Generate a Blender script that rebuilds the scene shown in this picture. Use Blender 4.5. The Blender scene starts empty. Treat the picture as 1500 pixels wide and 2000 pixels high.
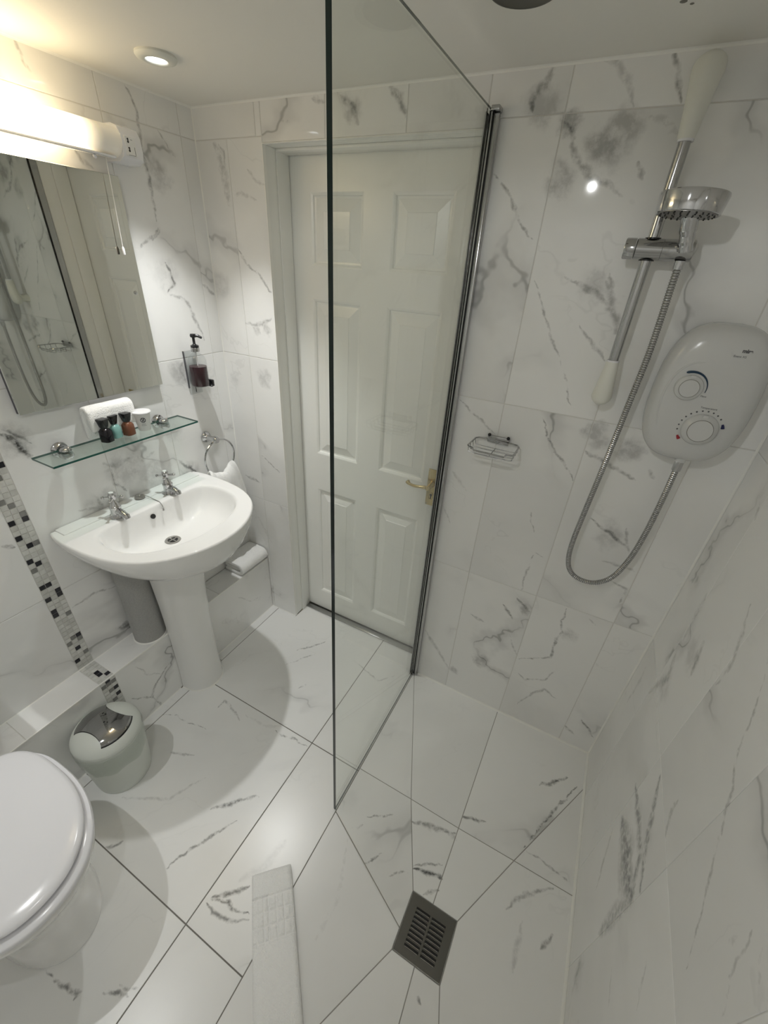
import bpy, bmesh, math, random
from mathutils import Vector, Matrix, noise as mnoise

random.seed(7)
C = bpy.context.scene.collection
SC = bpy.context.scene
PI = math.pi

# ------------------------------------------------------------------ camera
ROT = ((0.8826931516694893, 0.46643453240738947, 0.057372702339038684),
       (0.2838115047835819, -0.43178209824183955, -0.8561630974238221),
       (-0.37457152821358813, 0.7720123357924887, -0.513510587657122))
cam_d = bpy.data.cameras.new('camera')
cam_d.sensor_fit = 'VERTICAL'
cam_d.sensor_height = 24.0
cam_d.lens = 807.1 / 2000 * 24.0
cam_d.clip_start = 0.01
cam = bpy.data.objects.new('camera', cam_d)
C.objects.link(cam)
mw = Matrix(((ROT[0][0], -ROT[1][0], -ROT[2][0], 1.4085),
             (ROT[0][1], -ROT[1][1], -ROT[2][1], -1.2919),
             (ROT[0][2], -ROT[1][2], -ROT[2][2], 1.6955),
             (0, 0, 0, 1)))
cam.matrix_world = mw
SC.camera = cam

# ------------------------------------------------------------------ world, exposure
world = bpy.data.worlds.new('world')
world.use_nodes = True
world.node_tree.nodes['Background'].inputs[0].default_value = (0.02, 0.02, 0.02, 1)
world.node_tree.nodes['Background'].inputs[1].default_value = 1.0
SC.world = world
SC.view_settings.view_transform = 'Standard'
SC.view_settings.look = 'None'
SC.view_settings.exposure = -0.19
SC.view_settings.gamma = 1.0
SC.view_settings.use_curve_mapping = False
SC.cycles.max_bounces = 12
SC.cycles.diffuse_bounces = 8
SC.cycles.glossy_bounces = 4; SC.cycles.use_light_tree = False
SC.cycles.adaptive_threshold = 0.025
SC.cycles.transparent_max_bounces = 16
SC.cycles.caustics_reflective = False

# room measures (metres)
W, H, YB, ZL, LX = 1.8017, 2.0911, -2.0, 0.337, 0.122
ZA, ZB_, ZC = 0.6904, 1.3504, 2.0082
DX0, DX1, DZ, DY = 0.283, 1.000, 1.991, 0.1245

# power of the recessed ceiling spots: (x, y, watts)
SPOTS = [(0.25, -0.315, 39.0, 80, 1.0), (1.10, -1.41, 9.6, 172, 0.15), (0.25, -1.41, 28.0, 62, 1.0)]   # x, y, watts, cone, blend
SPOT_COLOR = (0.99, 1.0, 0.985)
SHAVER_GLOW = 10.0

# ------------------------------------------------------------------ helpers
def wl(o):
    v = Vector((0, 0, 0))
    while o is not None:
        v += o.location
        o = o.parent
    return v

def obj(name, bm, mat, parent=None, smooth=True, angle=38, weld=True):
    if weld:
        bmesh.ops.remove_doubles(bm, verts=bm.verts, dist=1e-6)
    bmesh.ops.recalc_face_normals(bm, faces=bm.faces)
    off = wl(parent) if parent is not None else Vector((0, 0, 0))
    if off.length:
        bmesh.ops.translate(bm, verts=bm.verts, vec=-off)
    for f in bm.faces:
        f.smooth = smooth
    if smooth:
        lim = math.radians(angle)
        for e in bm.edges:
            if len(e.link_faces) == 2 and e.calc_face_angle(0) > lim:
                e.smooth = False
    me = bpy.data.meshes.new(name)
    bm.to_mesh(me)
    bm.free()
    if isinstance(mat, (list, tuple)):
        for m in mat:
            me.materials.append(m)
    else:
        me.materials.append(mat)
    o = bpy.data.objects.new(name, me)
    C.objects.link(o)
    if parent is not None:
        o.parent = parent
    return o

def tag(o, label=None, cat=None, group=None, kind=None):
    if label: o['label'] = label
    if cat: o['category'] = cat
    if group: o['group'] = group
    if kind: o['kind'] = kind
    return o

def thing(name, label, cat, loc=(0, 0, 0), group=None):
    o = bpy.data.objects.new(name, None)
    o.empty_display_size = 0.02
    C.objects.link(o)
    o.location = loc
    return tag(o, label, cat, group)

def struct(o):
    o['kind'] = 'structure'
    return o

def copy_tree(o, parent=None):
    c = o.copy()
    C.objects.link(c)
    c.parent = parent
    for ch in list(o.children):
        copy_tree(ch, c)
    return c

def BM():
    return bmesh.new()

def box(bm, lo, hi, bevel=0.0, seg=2):
    x0, y0, z0 = lo; x1, y1, z1 = hi
    v = [bm.verts.new(p) for p in ((x0, y0, z0), (x1, y0, z0), (x1, y1, z0), (x0, y1, z0),
                                   (x0, y0, z1), (x1, y0, z1), (x1, y1, z1), (x0, y1, z1))]
    fs = [bm.faces.new([v[i] for i in q]) for q in
          ((0, 3, 2, 1), (4, 5, 6, 7), (0, 1, 5, 4), (1, 2, 6, 5), (2, 3, 7, 6), (3, 0, 4, 7))]
    if bevel:
        es = list({e for f in fs for e in f.edges})
        bmesh.ops.bevel(bm, geom=es, offset=bevel, segments=seg, affect='EDGES', profile=0.5)
    return bm

def basis(axis):
    a = Vector(axis).normalized()
    t = Vector((0, 0, 1)) if abs(a.z) < 0.9 else Vector((1, 0, 0))
    u = a.cross(t).normalized()
    v = a.cross(u).normalized()
    return u, v, a

def loft(bm, loops, cap0=True, cap1=True, closed=True):
    rows = [[bm.verts.new(p) for p in lp] for lp in loops]
    for a, b in zip(rows[:-1], rows[1:]):
        n = len(a)
        for i in range(n if closed else n - 1):
            j = (i + 1) % n
            bm.faces.new((a[i], a[j], b[j], b[i]))
    if closed and cap0: bm.faces.new(rows[0][::-1])
    if closed and cap1: bm.faces.new(rows[-1])
    return rows

def lathe(bm, prof, org=(0, 0, 0), axis=(0, 0, 1), seg=24):
    u, v, a = basis(axis)
    o = Vector(org)
    rows = []
    for r, h in prof:
        if r < 1e-6:
            rows.append([bm.verts.new(o + a * h)])
        else:
            rows.append([bm.verts.new(o + a * h + (u * math.cos(2 * PI * i / seg) + v * math.sin(2 * PI * i / seg)) * r)
                         for i in range(seg)])
    for A, B in zip(rows[:-1], rows[1:]):
        for i in range(seg):
            j = (i + 1) % seg
            if len(A) == 1 and len(B) == 1: continue
            if len(A) == 1: bm.faces.new((A[0], B[j], B[i]))
            elif len(B) == 1: bm.faces.new((A[i], A[j], B[0]))
            else: bm.faces.new((A[i], A[j], B[j], B[i]))
    if len(rows[0]) > 1: bm.faces.new(rows[0][::-1])
    if len(rows[-1]) > 1: bm.faces.new(rows[-1])
    return bm

def ball(bm, c, r, seg=12):
    n = 7
    lathe(bm, [(max(0.0, r * math.sin(PI * i / n)) if 0 < i < n else 0.0, -r * math.cos(PI * i / n)) for i in range(n + 1)], c, (0, 0, 1), seg)

def catmull(pts, sub=6, closed=False):
    P = [Vector(p) for p in pts]
    out = []
    n = len(P)
    for i in range(n if closed else n - 1):
        g = (lambda k: P[k % n]) if closed else (lambda k: P[min(max(k, 0), n - 1)])
        p0, p1, p2, p3 = g(i - 1), g(i), g(i + 1), g(i + 2)
        for s in range(sub):
            t = s / sub
            out.append(0.5 * ((2 * p1) + (p2 - p0) * t + (2 * p0 - 5 * p1 + 4 * p2 - p3) * t * t + (3 * p1 - p0 - 3 * p2 + p3) * t ** 3))
    if not closed: out.append(P[-1])
    return out

def tube(bm, path, rad, seg=10, closed=False):
    P = [Vector(p) for p in path]
    n = len(P)
    R = rad if isinstance(rad, (list, tuple)) else [rad] * n
    tang = []
    for i in range(n):
        a = P[(i - 1) % n] if (closed or i > 0) else P[i]
        b = P[(i + 1) % n] if (closed or i < n - 1) else P[i]
        tang.append((b - a).normalized())
    u, v, _ = basis(tang[0])
    loops = []
    for i in range(n):
        t = tang[i]
        u = (u - t * u.dot(t)).normalized()
        w = t.cross(u)
        loops.append([P[i] + (u * math.cos(2 * PI * k / seg) + w * math.sin(2 * PI * k / seg)) * R[i] for k in range(seg)])
    if closed:
        rows = [[bm.verts.new(p) for p in lp] for lp in loops]
        for i in range(n):
            A, B = rows[i], rows[(i + 1) % n]
            if i == n - 1:   # best matching twist at the seam
                k0 = min(range(seg), key=lambda k: (A[0].co - B[k].co).length)
                B = B[k0:] + B[:k0]
            for k in range(seg):
                j = (k + 1) % seg
                bm.faces.new((A[k], A[j], B[j], B[k]))
    else:
        loft(bm, loops)
    return bm

def ribbon(bm, path2, thick, fn, s0, s1, nseg=10, wob=0.0):
    """A thick sheet: 2-D path, extruded along a third axis between s0 and s1."""
    P = [Vector((p[0], p[1])) for p in path2]
    n = len(P)
    L, Rr = [], []
    for i in range(n):
        t = (P[min(i + 1, n - 1)] - P[max(i - 1, 0)]).normalized()
        nr = Vector((-t.y, t.x))
        L.append(P[i] + nr * thick / 2); Rr.append(P[i] - nr * thick / 2)
    def cap(c, a, b):
        out = []
        m = (a + b) / 2; h = (a - b) / 2; d = (c).normalized()
        for k in range(1, 4):
            an = PI * k / 4
            out.append(m + h * math.cos(an) + d * math.sin(an) * h.length)
        return out
    prof = L + cap(P[-1] - P[-2], L[-1], Rr[-1]) + Rr[::-1] + cap(P[0] - P[1], Rr[0], L[0])
    loops = []
    ctr = sum(prof, Vector((0, 0))) / len(prof)
    ks = [0, 0.015, 0.05] + [k / nseg for k in range(1, nseg)] + [0.95, 0.985, 1]
    for k in ks:
        s = s0 + (s1 - s0) * k
        ins = {0: 0.55, 0.015: 0.88, 1: 0.55, 0.985: 0.88}.get(k, 1.0)
        lp = []
        for i, q in enumerate(prof):
            base = (P[i] if i < n else (P[-1] if i < n + 3 else (P[2 * n + 2 - i] if i < 2 * n + 3 else P[0])))
            qq = base + (q - base) * ins
            w = mnoise.noise(Vector((qq.x * 40, qq.y * 40, s * 30))) * wob
            qq = qq + Vector((w, w * 0.7))
            lp.append(fn(qq.x, qq.y, s))
        loops.append(lp)
    loft(bm, loops)
    return bm

def text(name, body, size, mat, parent, org, right, up, extrude=0.0004, bold=0.0, align='LEFT'):
    cu = bpy.data.curves.new(name, 'FONT')
    cu.body = body; cu.size = size; cu.extrude = extrude; cu.offset = bold; cu.align_x = align
    t = bpy.data.objects.new(name, cu)
    C.objects.link(t)
    bpy.context.view_layer.update()
    me = bpy.data.meshes.new_from_object(t.evaluated_get(bpy.context.evaluated_depsgraph_get()))
    bpy.data.objects.remove(t)
    r = Vector(right).normalized(); u = Vector(up).normalized(); nn = r.cross(u)
    off = wl(parent)
    for v in me.vertices:
        v.co = Vector(org) + r * v.co.x + u * v.co.y + nn * v.co.z - off
    me.materials.clear(); me.materials.append(mat)
    o = bpy.data.objects.new(name, me)
    C.objects.link(o)
    o.parent = parent
    return o

# ------------------------------------------------------------------ materials
def mat_new(name):
    m = bpy.data.materials.new(name)
    m.use_nodes = True
    nt = m.node_tree
    return m, nt, nt.nodes['Principled BSDF']

def plain(name, col, rough=0.4, metal=0.0, bump=0.0, bscale=300, coat=0.0, spec=0.5, mottled=0.0):
    m, nt, b = mat_new(name)
    b.inputs['Base Color'].default_value = (*col, 1)
    b.inputs['Roughness'].default_value = rough
    b.inputs['Metallic'].default_value = metal
    b.inputs['Coat Weight'].default_value = coat
    b.inputs['Coat Roughness'].default_value = 0.05
    b.inputs['Specular IOR Level'].default_value = spec
    n = nt.nodes.new('ShaderNodeTexNoise')
    tc = nt.nodes.new('ShaderNodeNewGeometry')
    nt.links.new(tc.outputs['Position'], n.inputs['Vector'])
    n.inputs['Scale'].default_value = bscale
    n.inputs['Detail'].default_value = 4
    if bump:
        bp = nt.nodes.new('ShaderNodeBump')
        bp.inputs['Strength'].default_value = bump
        bp.inputs['Distance'].default_value = 0.002 if bscale != 300 or name != 'white_terry' else 0.006
        nt.links.new(n.outputs['Fac'], bp.inputs['Height'])
        nt.links.new(bp.outputs['Normal'], b.inputs['Normal'])
    if mottled:
        mx = nt.nodes.new('ShaderNodeMix'); mx.data_type = 'RGBA'
        mx.inputs['A'].default_value = (*[c * (1 - mottled) for c in col], 1)
        mx.inputs['B'].default_value = (*[min(1, c * (1 + mottled)) for c in col], 1)
        nt.links.new(n.outputs['Fac'], mx.inputs['Factor'])
        nt.links.new(mx.outputs['Result'], b.inputs['Base Color'])
    return m

def emit(name, col, strength):
    m, nt, b = mat_new(name)
    b.inputs['Base Color'].default_value = (0.8, 0.8, 0.8, 1)
    b.inputs['Emission Color'].default_value = (*col, 1)
    b.inputs['Emission Strength'].default_value = strength
    return m

def glass(name, tint, gloss=1.0):
    """Thin clear sheet: tinted transmission plus Schlick mirror reflection."""
    m = bpy.data.materials.new(name); m.use_nodes = True
    nt = m.node_tree; nt.nodes.clear()
    out = nt.nodes.new('ShaderNodeOutputMaterial')
    mix = nt.nodes.new('ShaderNodeMixShader')
    tr = nt.nodes.new('ShaderNodeBsdfTransparent'); tr.inputs[0].default_value = (*tint, 1)
    gl = nt.nodes.new('ShaderNodeBsdfGlossy'); gl.inputs['Roughness'].default_value = 0.01
    gl.inputs['Color'].default_value = (gloss, gloss, gloss, 1)
    ge = nt.nodes.new('ShaderNodeNewGeometry')
    dot = nt.nodes.new('ShaderNodeVectorMath'); dot.operation = 'DOT_PRODUCT'
    nt.links.new(ge.outputs['Normal'], dot.inputs[0]); nt.links.new(ge.outputs['Incoming'], dot.inputs[1])
    ab = nt.nodes.new('ShaderNodeMath'); ab.operation = 'ABSOLUTE'; nt.links.new(dot.outputs['Value'], ab.inputs[0])
    om = nt.nodes.new('ShaderNodeMath'); om.operation = 'SUBTRACT'; om.inputs[0].default_value = 1; nt.links.new(ab.outputs[0], om.inputs[1])
    pw = nt.nodes.new('ShaderNodeMath'); pw.operation = 'POWER'; nt.links.new(om.outputs[0], pw.inputs[0]); pw.inputs[1].default_value = 5
    ma = nt.nodes.new('ShaderNodeMath'); ma.operation = 'MULTIPLY_ADD'; nt.links.new(pw.outputs[0], ma.inputs[0])
    ma.inputs[1].default_value = 0.6; ma.inputs[2].default_value = 0.035
    nt.links.new(ma.outputs[0], mix.inputs[0]); nt.links.new(tr.outputs[0], mix.inputs[1]); nt.links.new(gl.outputs[0], mix.inputs[2])
    nt.links.new(mix.outputs[0], out.inputs[0])
    return m

def marble(name, base=(0.86, 0.86, 0.85), rough=0.045, amount=1.0, strokes=(), spec=0.5, hazes=()):
    """Polished white marble tile: clouds, broken grey veins; 'strokes' are the veins that belong to certain tiles."""
    m, nt, b = mat_new(name)
    N = nt.nodes.new; Lk = nt.links.new
    def math_(op, a, c=None, clamp=False):
        n = N('ShaderNodeMath'); n.operation = op; n.use_clamp = clamp
        for i, x in enumerate((a, c)):
            if x is None: continue
            if isinstance(x, (int, float)): n.inputs[i].default_value = x
            else: Lk(x, n.inputs[i])
        return n.outputs[0]
    def vmath(op, a, c=None, sc=None):
        n = N('ShaderNodeVectorMath'); n.operation = op
        for i, x in enumerate((a, c)):
            if x is None: continue
            if isinstance(x, (tuple, list, Vector)): n.inputs[i].default_value = tuple(x)
            else: Lk(x, n.inputs[i])
        if sc is not None:
            if isinstance(sc, (int, float)): n.inputs['Scale'].default_value = sc
            else: Lk(sc, n.inputs['Scale'])
        return n
    def ramp(x, a0, a1, b0, b1):
        n = N('ShaderNodeMapRange'); n.clamp = True; n.interpolation_type = 'SMOOTHSTEP'
        Lk(x, n.inputs['Value'])
        for k, val in zip(('From Min', 'From Max', 'To Min', 'To Max'), (a0, a1, b0, b1)):
            if isinstance(val, (int, float)): n.inputs[k].default_value = val
            else: Lk(val, n.inputs[k])
        return n.outputs['Result']
    def noise(vec, scale, detail=3, rough_=0.5):
        n = N('ShaderNodeTexNoise'); Lk(vec, n.inputs['Vector'])
        n.inputs['Scale'].default_value = scale; n.inputs['Detail'].default_value = detail; n.inputs['Roughness'].default_value = rough_
        return n
    geo = N('ShaderNodeNewGeometry')
    oi = N('ShaderNodeObjectInfo')
    pos = geo.outputs['Position']
    offs = vmath('SCALE', (17.3, 41.7, 29.1), sc=oi.outputs['Random']).outputs[0]
    p = vmath('ADD', pos, offs).outputs[0]
    vr = N('ShaderNodeVectorRotate'); vr.rotation_type = 'AXIS_ANGLE'
    vr.inputs['Axis'].default_value = (0.6, 0.64, 0.48)
    Lk(p, vr.inputs['Vector']); Lk(math_('MULTIPLY_ADD', oi.outputs['Random'], 1.1), vr.inputs['Angle'])
    p = vmath('MULTIPLY', vr.outputs[0], (1.0, 0.45, 1.0)).outputs[0]
    wn = noise(p, 6.0, 3, 0.62)
    wv = vmath('SUBTRACT', wn.outputs['Color'], (0.5, 0.5, 0.5)).outputs[0]
    pw = vmath('ADD', p, vmath('SCALE', wv, sc=0.20).outputs[0]).outputs[0]
    mask = noise(p, 2.6, 2)
    n1 = noise(pw, 2.3, 1.5, 0.4)
    d1 = math_('ABSOLUTE', math_('SUBTRACT', n1.outputs['Fac'], 0.5))
    thin = math_('MULTIPLY', ramp(d1, 0.0005, 0.0075, 1.0, 0.0), ramp(mask.outputs['Fac'], 0.52, 0.62, 0.0, 1.0))
    soft = math_('MULTIPLY', ramp(d1, 0.0, 0.055, 1.0, 0.0), ramp(mask.outputs['Fac'], 0.48, 0.66, 0.0, 1.0))
    n2 = noise(pw, 6.5, 3, 0.5)
    d2 = math_('ABSOLUTE', math_('SUBTRACT', n2.outputs['Fac'], 0.52))
    fine = math_('MULTIPLY', ramp(d2, 0.0, 0.016, 1.0, 0.0), ramp(mask.outputs['Fac'], 0.34, 0.45, 1.0, 0.0))
    cloud = ramp(noise(pw, 2.2, 2).outputs['Fac'], 0.42, 0.72, 0.0, 1.0)
    tot = math_('ADD', math_('ADD', math_('MULTIPLY', thin, 0.30 * amount), math_('MULTIPLY', soft, 0.20 * amount)),
                math_('ADD', math_('MULTIPLY', fine, 0.07 * amount), math_('MULTIPLY', cloud, 0.10 * amount)))
    if strokes:
        w2 = noise(pos, 22, 3, 0.62)
        wv2 = vmath('SUBTRACT', w2.outputs['Color'], (0.5, 0.5, 0.5)).outputs[0]
        q = vmath('ADD', pos, vmath('SCALE', wv2, sc=0.028).outputs[0]).outputs[0]
        grain = ramp(noise(pos, 60, 3, 0.6).outputs['Fac'], 0.30, 0.62, 0.25, 1.0)
        acc = None
        for A, B, s0, ds, width, strength in strokes:
            A, B = Vector(A), Vector(B)
            AB = B - A
            rel = vmath('SUBTRACT', q, A).outputs[0]
            t = math_('MULTIPLY', vmath('DOT_PRODUCT', rel, AB).outputs['Value'], 1.0 / max(AB.length_squared, 1e-9), True)
            near = vmath('SCALE', AB, sc=t).outputs[0]
            dist = vmath('LENGTH', vmath('SUBTRACT', rel, near).outputs[0]).outputs['Value']
            # the vein thins out towards both ends
            s = math_('MULTIPLY_ADD', t, ds)
            s.node.inputs[2].default_value = s0
            bulge = math_('MULTIPLY', math_('MULTIPLY', s, math_('SUBTRACT', 1.0, s)), 2.6 * width)
            wd = math_('ADD', bulge, width * 0.35)
            f = ramp(dist, 0.0, wd, strength, 0.0)
            acc = f if acc is None else math_('MAXIMUM', acc, f)
        tot = math_('MAXIMUM', tot, math_('MULTIPLY', acc, grain))
    if hazes:
        acc = None
        w3 = noise(pos, 9, 5, 0.65)
        wv3 = vmath('SUBTRACT', w3.outputs['Color'], (0.5, 0.5, 0.5)).outputs[0]
        q3 = vmath('ADD', pos, vmath('SCALE', wv3, sc=0.11).outputs[0]).outputs[0]
        for c, rad, strength in hazes:
            dist = vmath('LENGTH', vmath('SUBTRACT', q3, c).outputs[0]).outputs['Value']
            f = ramp(dist, rad * 0.35, rad, strength, 0.0)
            acc = f if acc is None else math_('MAXIMUM', acc, f)
        tot = math_('ADD', tot, math_('MULTIPLY', acc, ramp(noise(pos, 26, 4, 0.65).outputs['Fac'], 0.35, 0.6, 0.3, 1.0)))
    tot = math_('MINIMUM', tot, 1.0)
    mx = N('ShaderNodeMix'); mx.data_type = 'RGBA'
    mx.inputs['A'].default_value = (*base, 1)
    mx.inputs['B'].default_value = (0.045, 0.045, 0.043, 1)
    Lk(tot, mx.inputs['Factor']); Lk(mx.outputs['Result'], b.inputs['Base Color'])
    b.inputs['Roughness'].default_value = rough
    b.inputs['Specular IOR Level'].default_value = spec
    return m

#STROKES_BEGIN
# veins that belong to certain tiles: (from, to, start, length along the vein, width, strength)
ST_FLOOR = [
    ((0.614,-0.9,0.0),(0.625,-0.883,0.0),0.0,0.25,0.0125,0.75),
    ((0.625,-0.883,0.0),(0.654,-0.863,0.0),0.25,0.25,0.0125,0.75),
    ((0.654,-0.863,0.0),(0.686,-0.825,0.0),0.5,0.25,0.0125,0.75),
    ((0.686,-0.825,0.0),(0.731,-0.789,0.0),0.75,0.25,0.0125,0.75),
    ((0.629,-1.088,-0.0),(0.632,-1.052,0.0),0.0,0.2,0.00875,0.6875),
    ((0.632,-1.052,0.0),(0.657,-1.0,-0.0),0.2,0.2,0.00875,0.6875),
    ((0.657,-1.0,-0.0),(0.669,-0.977,-0.0),0.4,0.2,0.00875,0.6875),
    ((0.669,-0.977,-0.0),(0.7,-0.916,0.0),0.6,0.2,0.00875,0.6875),
    ((0.7,-0.916,0.0),(0.722,-0.886,0.0),0.8,0.2,0.00875,0.6875),
    ((0.799,-1.07,0.0),(0.837,-1.041,0.0),0.0,0.5,0.01,0.875),
    ((0.837,-1.041,0.0),(0.884,-0.999,-0.0),0.5,0.5,0.01,0.875),
    ((0.801,-1.072,0.0),(0.855,-1.051,0.0),0.0,0.333,0.01,0.9375),
    ((0.855,-1.051,0.0),(0.878,-1.057,0.0),0.333,0.333,0.01,0.9375),
    ((0.878,-1.057,0.0),(0.927,-1.043,0.0),0.667,0.333,0.01,0.9375),
    ((0.8,-1.087,0.0),(0.832,-1.093,0.0),0.0,0.25,0.01125,0.75),
    ((0.832,-1.093,0.0),(0.856,-1.092,0.0),0.25,0.25,0.01125,0.75),
    ((0.856,-1.092,0.0),(0.895,-1.081,-0.0),0.5,0.25,0.01125,0.75),
    ((0.895,-1.081,-0.0),(0.938,-1.055,0.0),0.75,0.25,0.01125,0.75),
    ((0.405,-1.144,0.0),(0.425,-1.129,0.0),0.0,0.5,0.01,0.75),
    ((0.425,-1.129,0.0),(0.441,-1.104,0.0),0.5,0.5,0.01,0.75),
    ((0.534,-1.39,0.0),(0.577,-1.388,0.0),0.0,0.25,0.00875,0.75),
    ((0.577,-1.388,0.0),(0.608,-1.38,0.0),0.25,0.25,0.00875,0.75),
    ((0.608,-1.38,0.0),(0.65,-1.377,0.0),0.5,0.25,0.00875,0.75),
    ((0.65,-1.377,0.0),(0.652,-1.389,0.0),0.75,0.25,0.00875,0.75),
    ((0.694,-1.346,-0.0),(0.774,-1.314,0.0),0.0,1.0,0.0075,0.75),
    ((0.728,-1.317,0.0),(0.749,-1.314,0.0),0.0,0.5,0.0075,0.625),
    ((0.749,-1.314,0.0),(0.785,-1.292,0.0),0.5,0.5,0.0075,0.625),
    ((0.436,-0.187,0.0),(0.473,-0.142,0.0),0.0,0.333,0.00875,0.625),
    ((0.473,-0.142,0.0),(0.505,-0.108,0.0),0.333,0.333,0.00875,0.625),
    ((0.505,-0.108,0.0),(0.535,-0.059,-0.0),0.667,0.333,0.00875,0.625),
    ((0.442,-0.285,0.0),(0.499,-0.198,0.0),0.0,0.5,0.0075,0.5),
    ((0.499,-0.198,0.0),(0.54,-0.155,0.0),0.5,0.5,0.0075,0.5),
    ((0.573,-0.362,0.0),(0.601,-0.321,0.0),0.0,1.0,0.0075,0.5),
    ((0.16,-0.748,0.0),(0.212,-0.718,0.0),0.0,0.25,0.00625,0.5625),
    ((0.212,-0.718,0.0),(0.264,-0.72,0.0),0.25,0.25,0.00625,0.5625),
    ((0.264,-0.72,0.0),(0.322,-0.708,0.0),0.5,0.25,0.00625,0.5625),
    ((0.322,-0.708,0.0),(0.386,-0.701,0.0),0.75,0.25,0.00625,0.5625),
    ((0.334,-0.609,0.0),(0.339,-0.567,0.0),0.0,0.333,0.00875,0.5),
    ((0.339,-0.567,0.0),(0.416,-0.584,0.0),0.333,0.333,0.00875,0.5),
    ((0.416,-0.584,0.0),(0.462,-0.606,0.0),0.667,0.333,0.00875,0.5),
    ((0.618,-0.568,0.0),(0.654,-0.573,0.0),0.0,0.333,0.00625,0.625),
    ((0.654,-0.573,0.0),(0.703,-0.555,0.0),0.333,0.333,0.00625,0.625),
    ((0.703,-0.555,0.0),(0.775,-0.553,0.0),0.667,0.333,0.00625,0.625),
    ((0.321,-0.835,0.0),(0.355,-0.825,0.0),0.0,0.5,0.01,0.4375),
    ((0.355,-0.825,0.0),(0.412,-0.797,0.0),0.5,0.5,0.01,0.4375),
    ((1.642,-0.231,0.0),(1.671,-0.21,0.0),0.0,0.5,0.01125,0.875),
    ((1.671,-0.21,0.0),(1.734,-0.145,0.0),0.5,0.5,0.01125,0.875),
    ((1.63,-0.465,0.0),(1.667,-0.38,0.0),0.0,0.333,0.00875,0.8125),
    ((1.667,-0.38,0.0),(1.695,-0.313,0.0),0.333,0.333,0.00875,0.8125),
    ((1.695,-0.313,0.0),(1.772,-0.162,0.0),0.667,0.333,0.00875,0.8125),
    ((1.414,-0.487,0.0),(1.448,-0.468,0.0),0.0,0.5,0.01125,0.75),
    ((1.448,-0.468,0.0),(1.492,-0.456,0.0),0.5,0.5,0.01125,0.75),
    ((1.259,-0.586,0.0),(1.307,-0.568,0.0),0.0,0.5,0.013749999999999998,0.625),
    ((1.307,-0.568,0.0),(1.407,-0.546,0.0),0.5,0.5,0.013749999999999998,0.625),
    ((1.314,-0.707,0.0),(1.351,-0.694,0.0),0.0,0.333,0.0125,0.9375),
    ((1.351,-0.694,0.0),(1.4,-0.681,-0.0),0.333,0.333,0.0125,0.9375),
    ((1.4,-0.681,-0.0),(1.411,-0.685,0.0),0.667,0.333,0.0125,0.9375),
    ((1.372,-0.751,-0.0),(1.409,-0.714,0.0),0.0,1.0,0.01,0.6875),
    ((1.312,-0.701,0.0),(1.353,-0.668,0.0),0.0,0.5,0.00625,0.625),
    ((1.353,-0.668,0.0),(1.4,-0.649,0.0),0.5,0.5,0.00625,0.625),
    ((1.721,-0.693,0.0),(1.736,-0.679,0.0),0.0,0.5,0.01125,0.625),
    ((1.736,-0.679,0.0),(1.752,-0.648,0.0),0.5,0.5,0.01125,0.625),
    ((1.171,-0.772,0.0),(1.193,-0.741,0.0),0.0,0.5,0.0075,0.75),
    ((1.193,-0.741,0.0),(1.204,-0.719,0.0),0.5,0.5,0.0075,0.75),
    ((1.25,-0.762,0.0),(1.277,-0.741,0.0),0.0,0.5,0.0075,0.625),
    ((1.277,-0.741,0.0),(1.312,-0.722,0.0),0.5,0.5,0.0075,0.625),
    ((1.082,-0.71,0.0),(1.113,-0.672,0.0),0.0,1.0,0.00625,0.5),
    ((1.11,-0.652,0.0),(1.15,-0.626,0.0),0.0,0.5,0.0075,0.5625),
    ((1.15,-0.626,0.0),(1.194,-0.59,0.0),0.5,0.5,0.0075,0.5625),
    ((1.442,-0.957,-0.0),(1.452,-0.96,0.0),0.0,1.0,0.0125,0.625),
    ((1.225,-0.698,0.0),(1.252,-0.643,-0.0),0.0,1.0,0.00625,0.375),
    ((1.617,-0.656,0.0),(1.632,-0.624,0.0),0.0,0.333,0.01,0.5),
    ((1.632,-0.624,0.0),(1.682,-0.567,0.0),0.333,0.333,0.01,0.5),
    ((1.682,-0.567,0.0),(1.735,-0.531,0.0),0.667,0.333,0.01,0.5),
    ((1.64,-0.468,-0.0),(1.728,-0.478,0.0),0.0,0.5,0.0075,0.5),
    ((1.728,-0.478,0.0),(1.789,-0.487,-0.0),0.5,0.5,0.0075,0.5),
    ((0.463,-0.571,0.0),(0.577,-0.572,0.0),0.0,0.5,0.0125,0.15),
    ((0.577,-0.572,0.0),(0.643,-0.52,0.0),0.5,0.5,0.0125,0.15),
    ((0.906,-0.842,0.0),(0.893,-0.929,0.0),0.0,0.5,0.025,0.125),
    ((0.893,-0.929,0.0),(0.85,-0.998,0.0),0.5,0.5,0.025,0.125),
    ((1.13,-1.026,0.0),(1.145,-0.891,0.0),0.0,0.5,0.0175,0.15),
    ((1.145,-0.891,0.0),(1.088,-0.741,0.0),0.5,0.5,0.0175,0.15),
    ((0.515,-0.838,0.0),(0.459,-0.949,0.0),0.0,0.5,0.01,0.275),
    ((0.459,-0.949,0.0),(0.318,-1.028,0.0),0.5,0.5,0.01,0.275),
    ((1.372,-0.549,0.0),(1.414,-0.56,0.0),0.0,1.0,0.015,0.4375),
    ((1.66,-0.783,0.0),(1.664,-0.661,0.0),0.0,1.0,0.0125,0.25),
    ((0.714,-0.096,0.0),(0.88,-0.135,0.0),0.0,0.5,0.0075,0.4375),
    ((0.88,-0.135,0.0),(0.93,-0.073,0.0),0.5,0.5,0.0075,0.4375),
]
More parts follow.
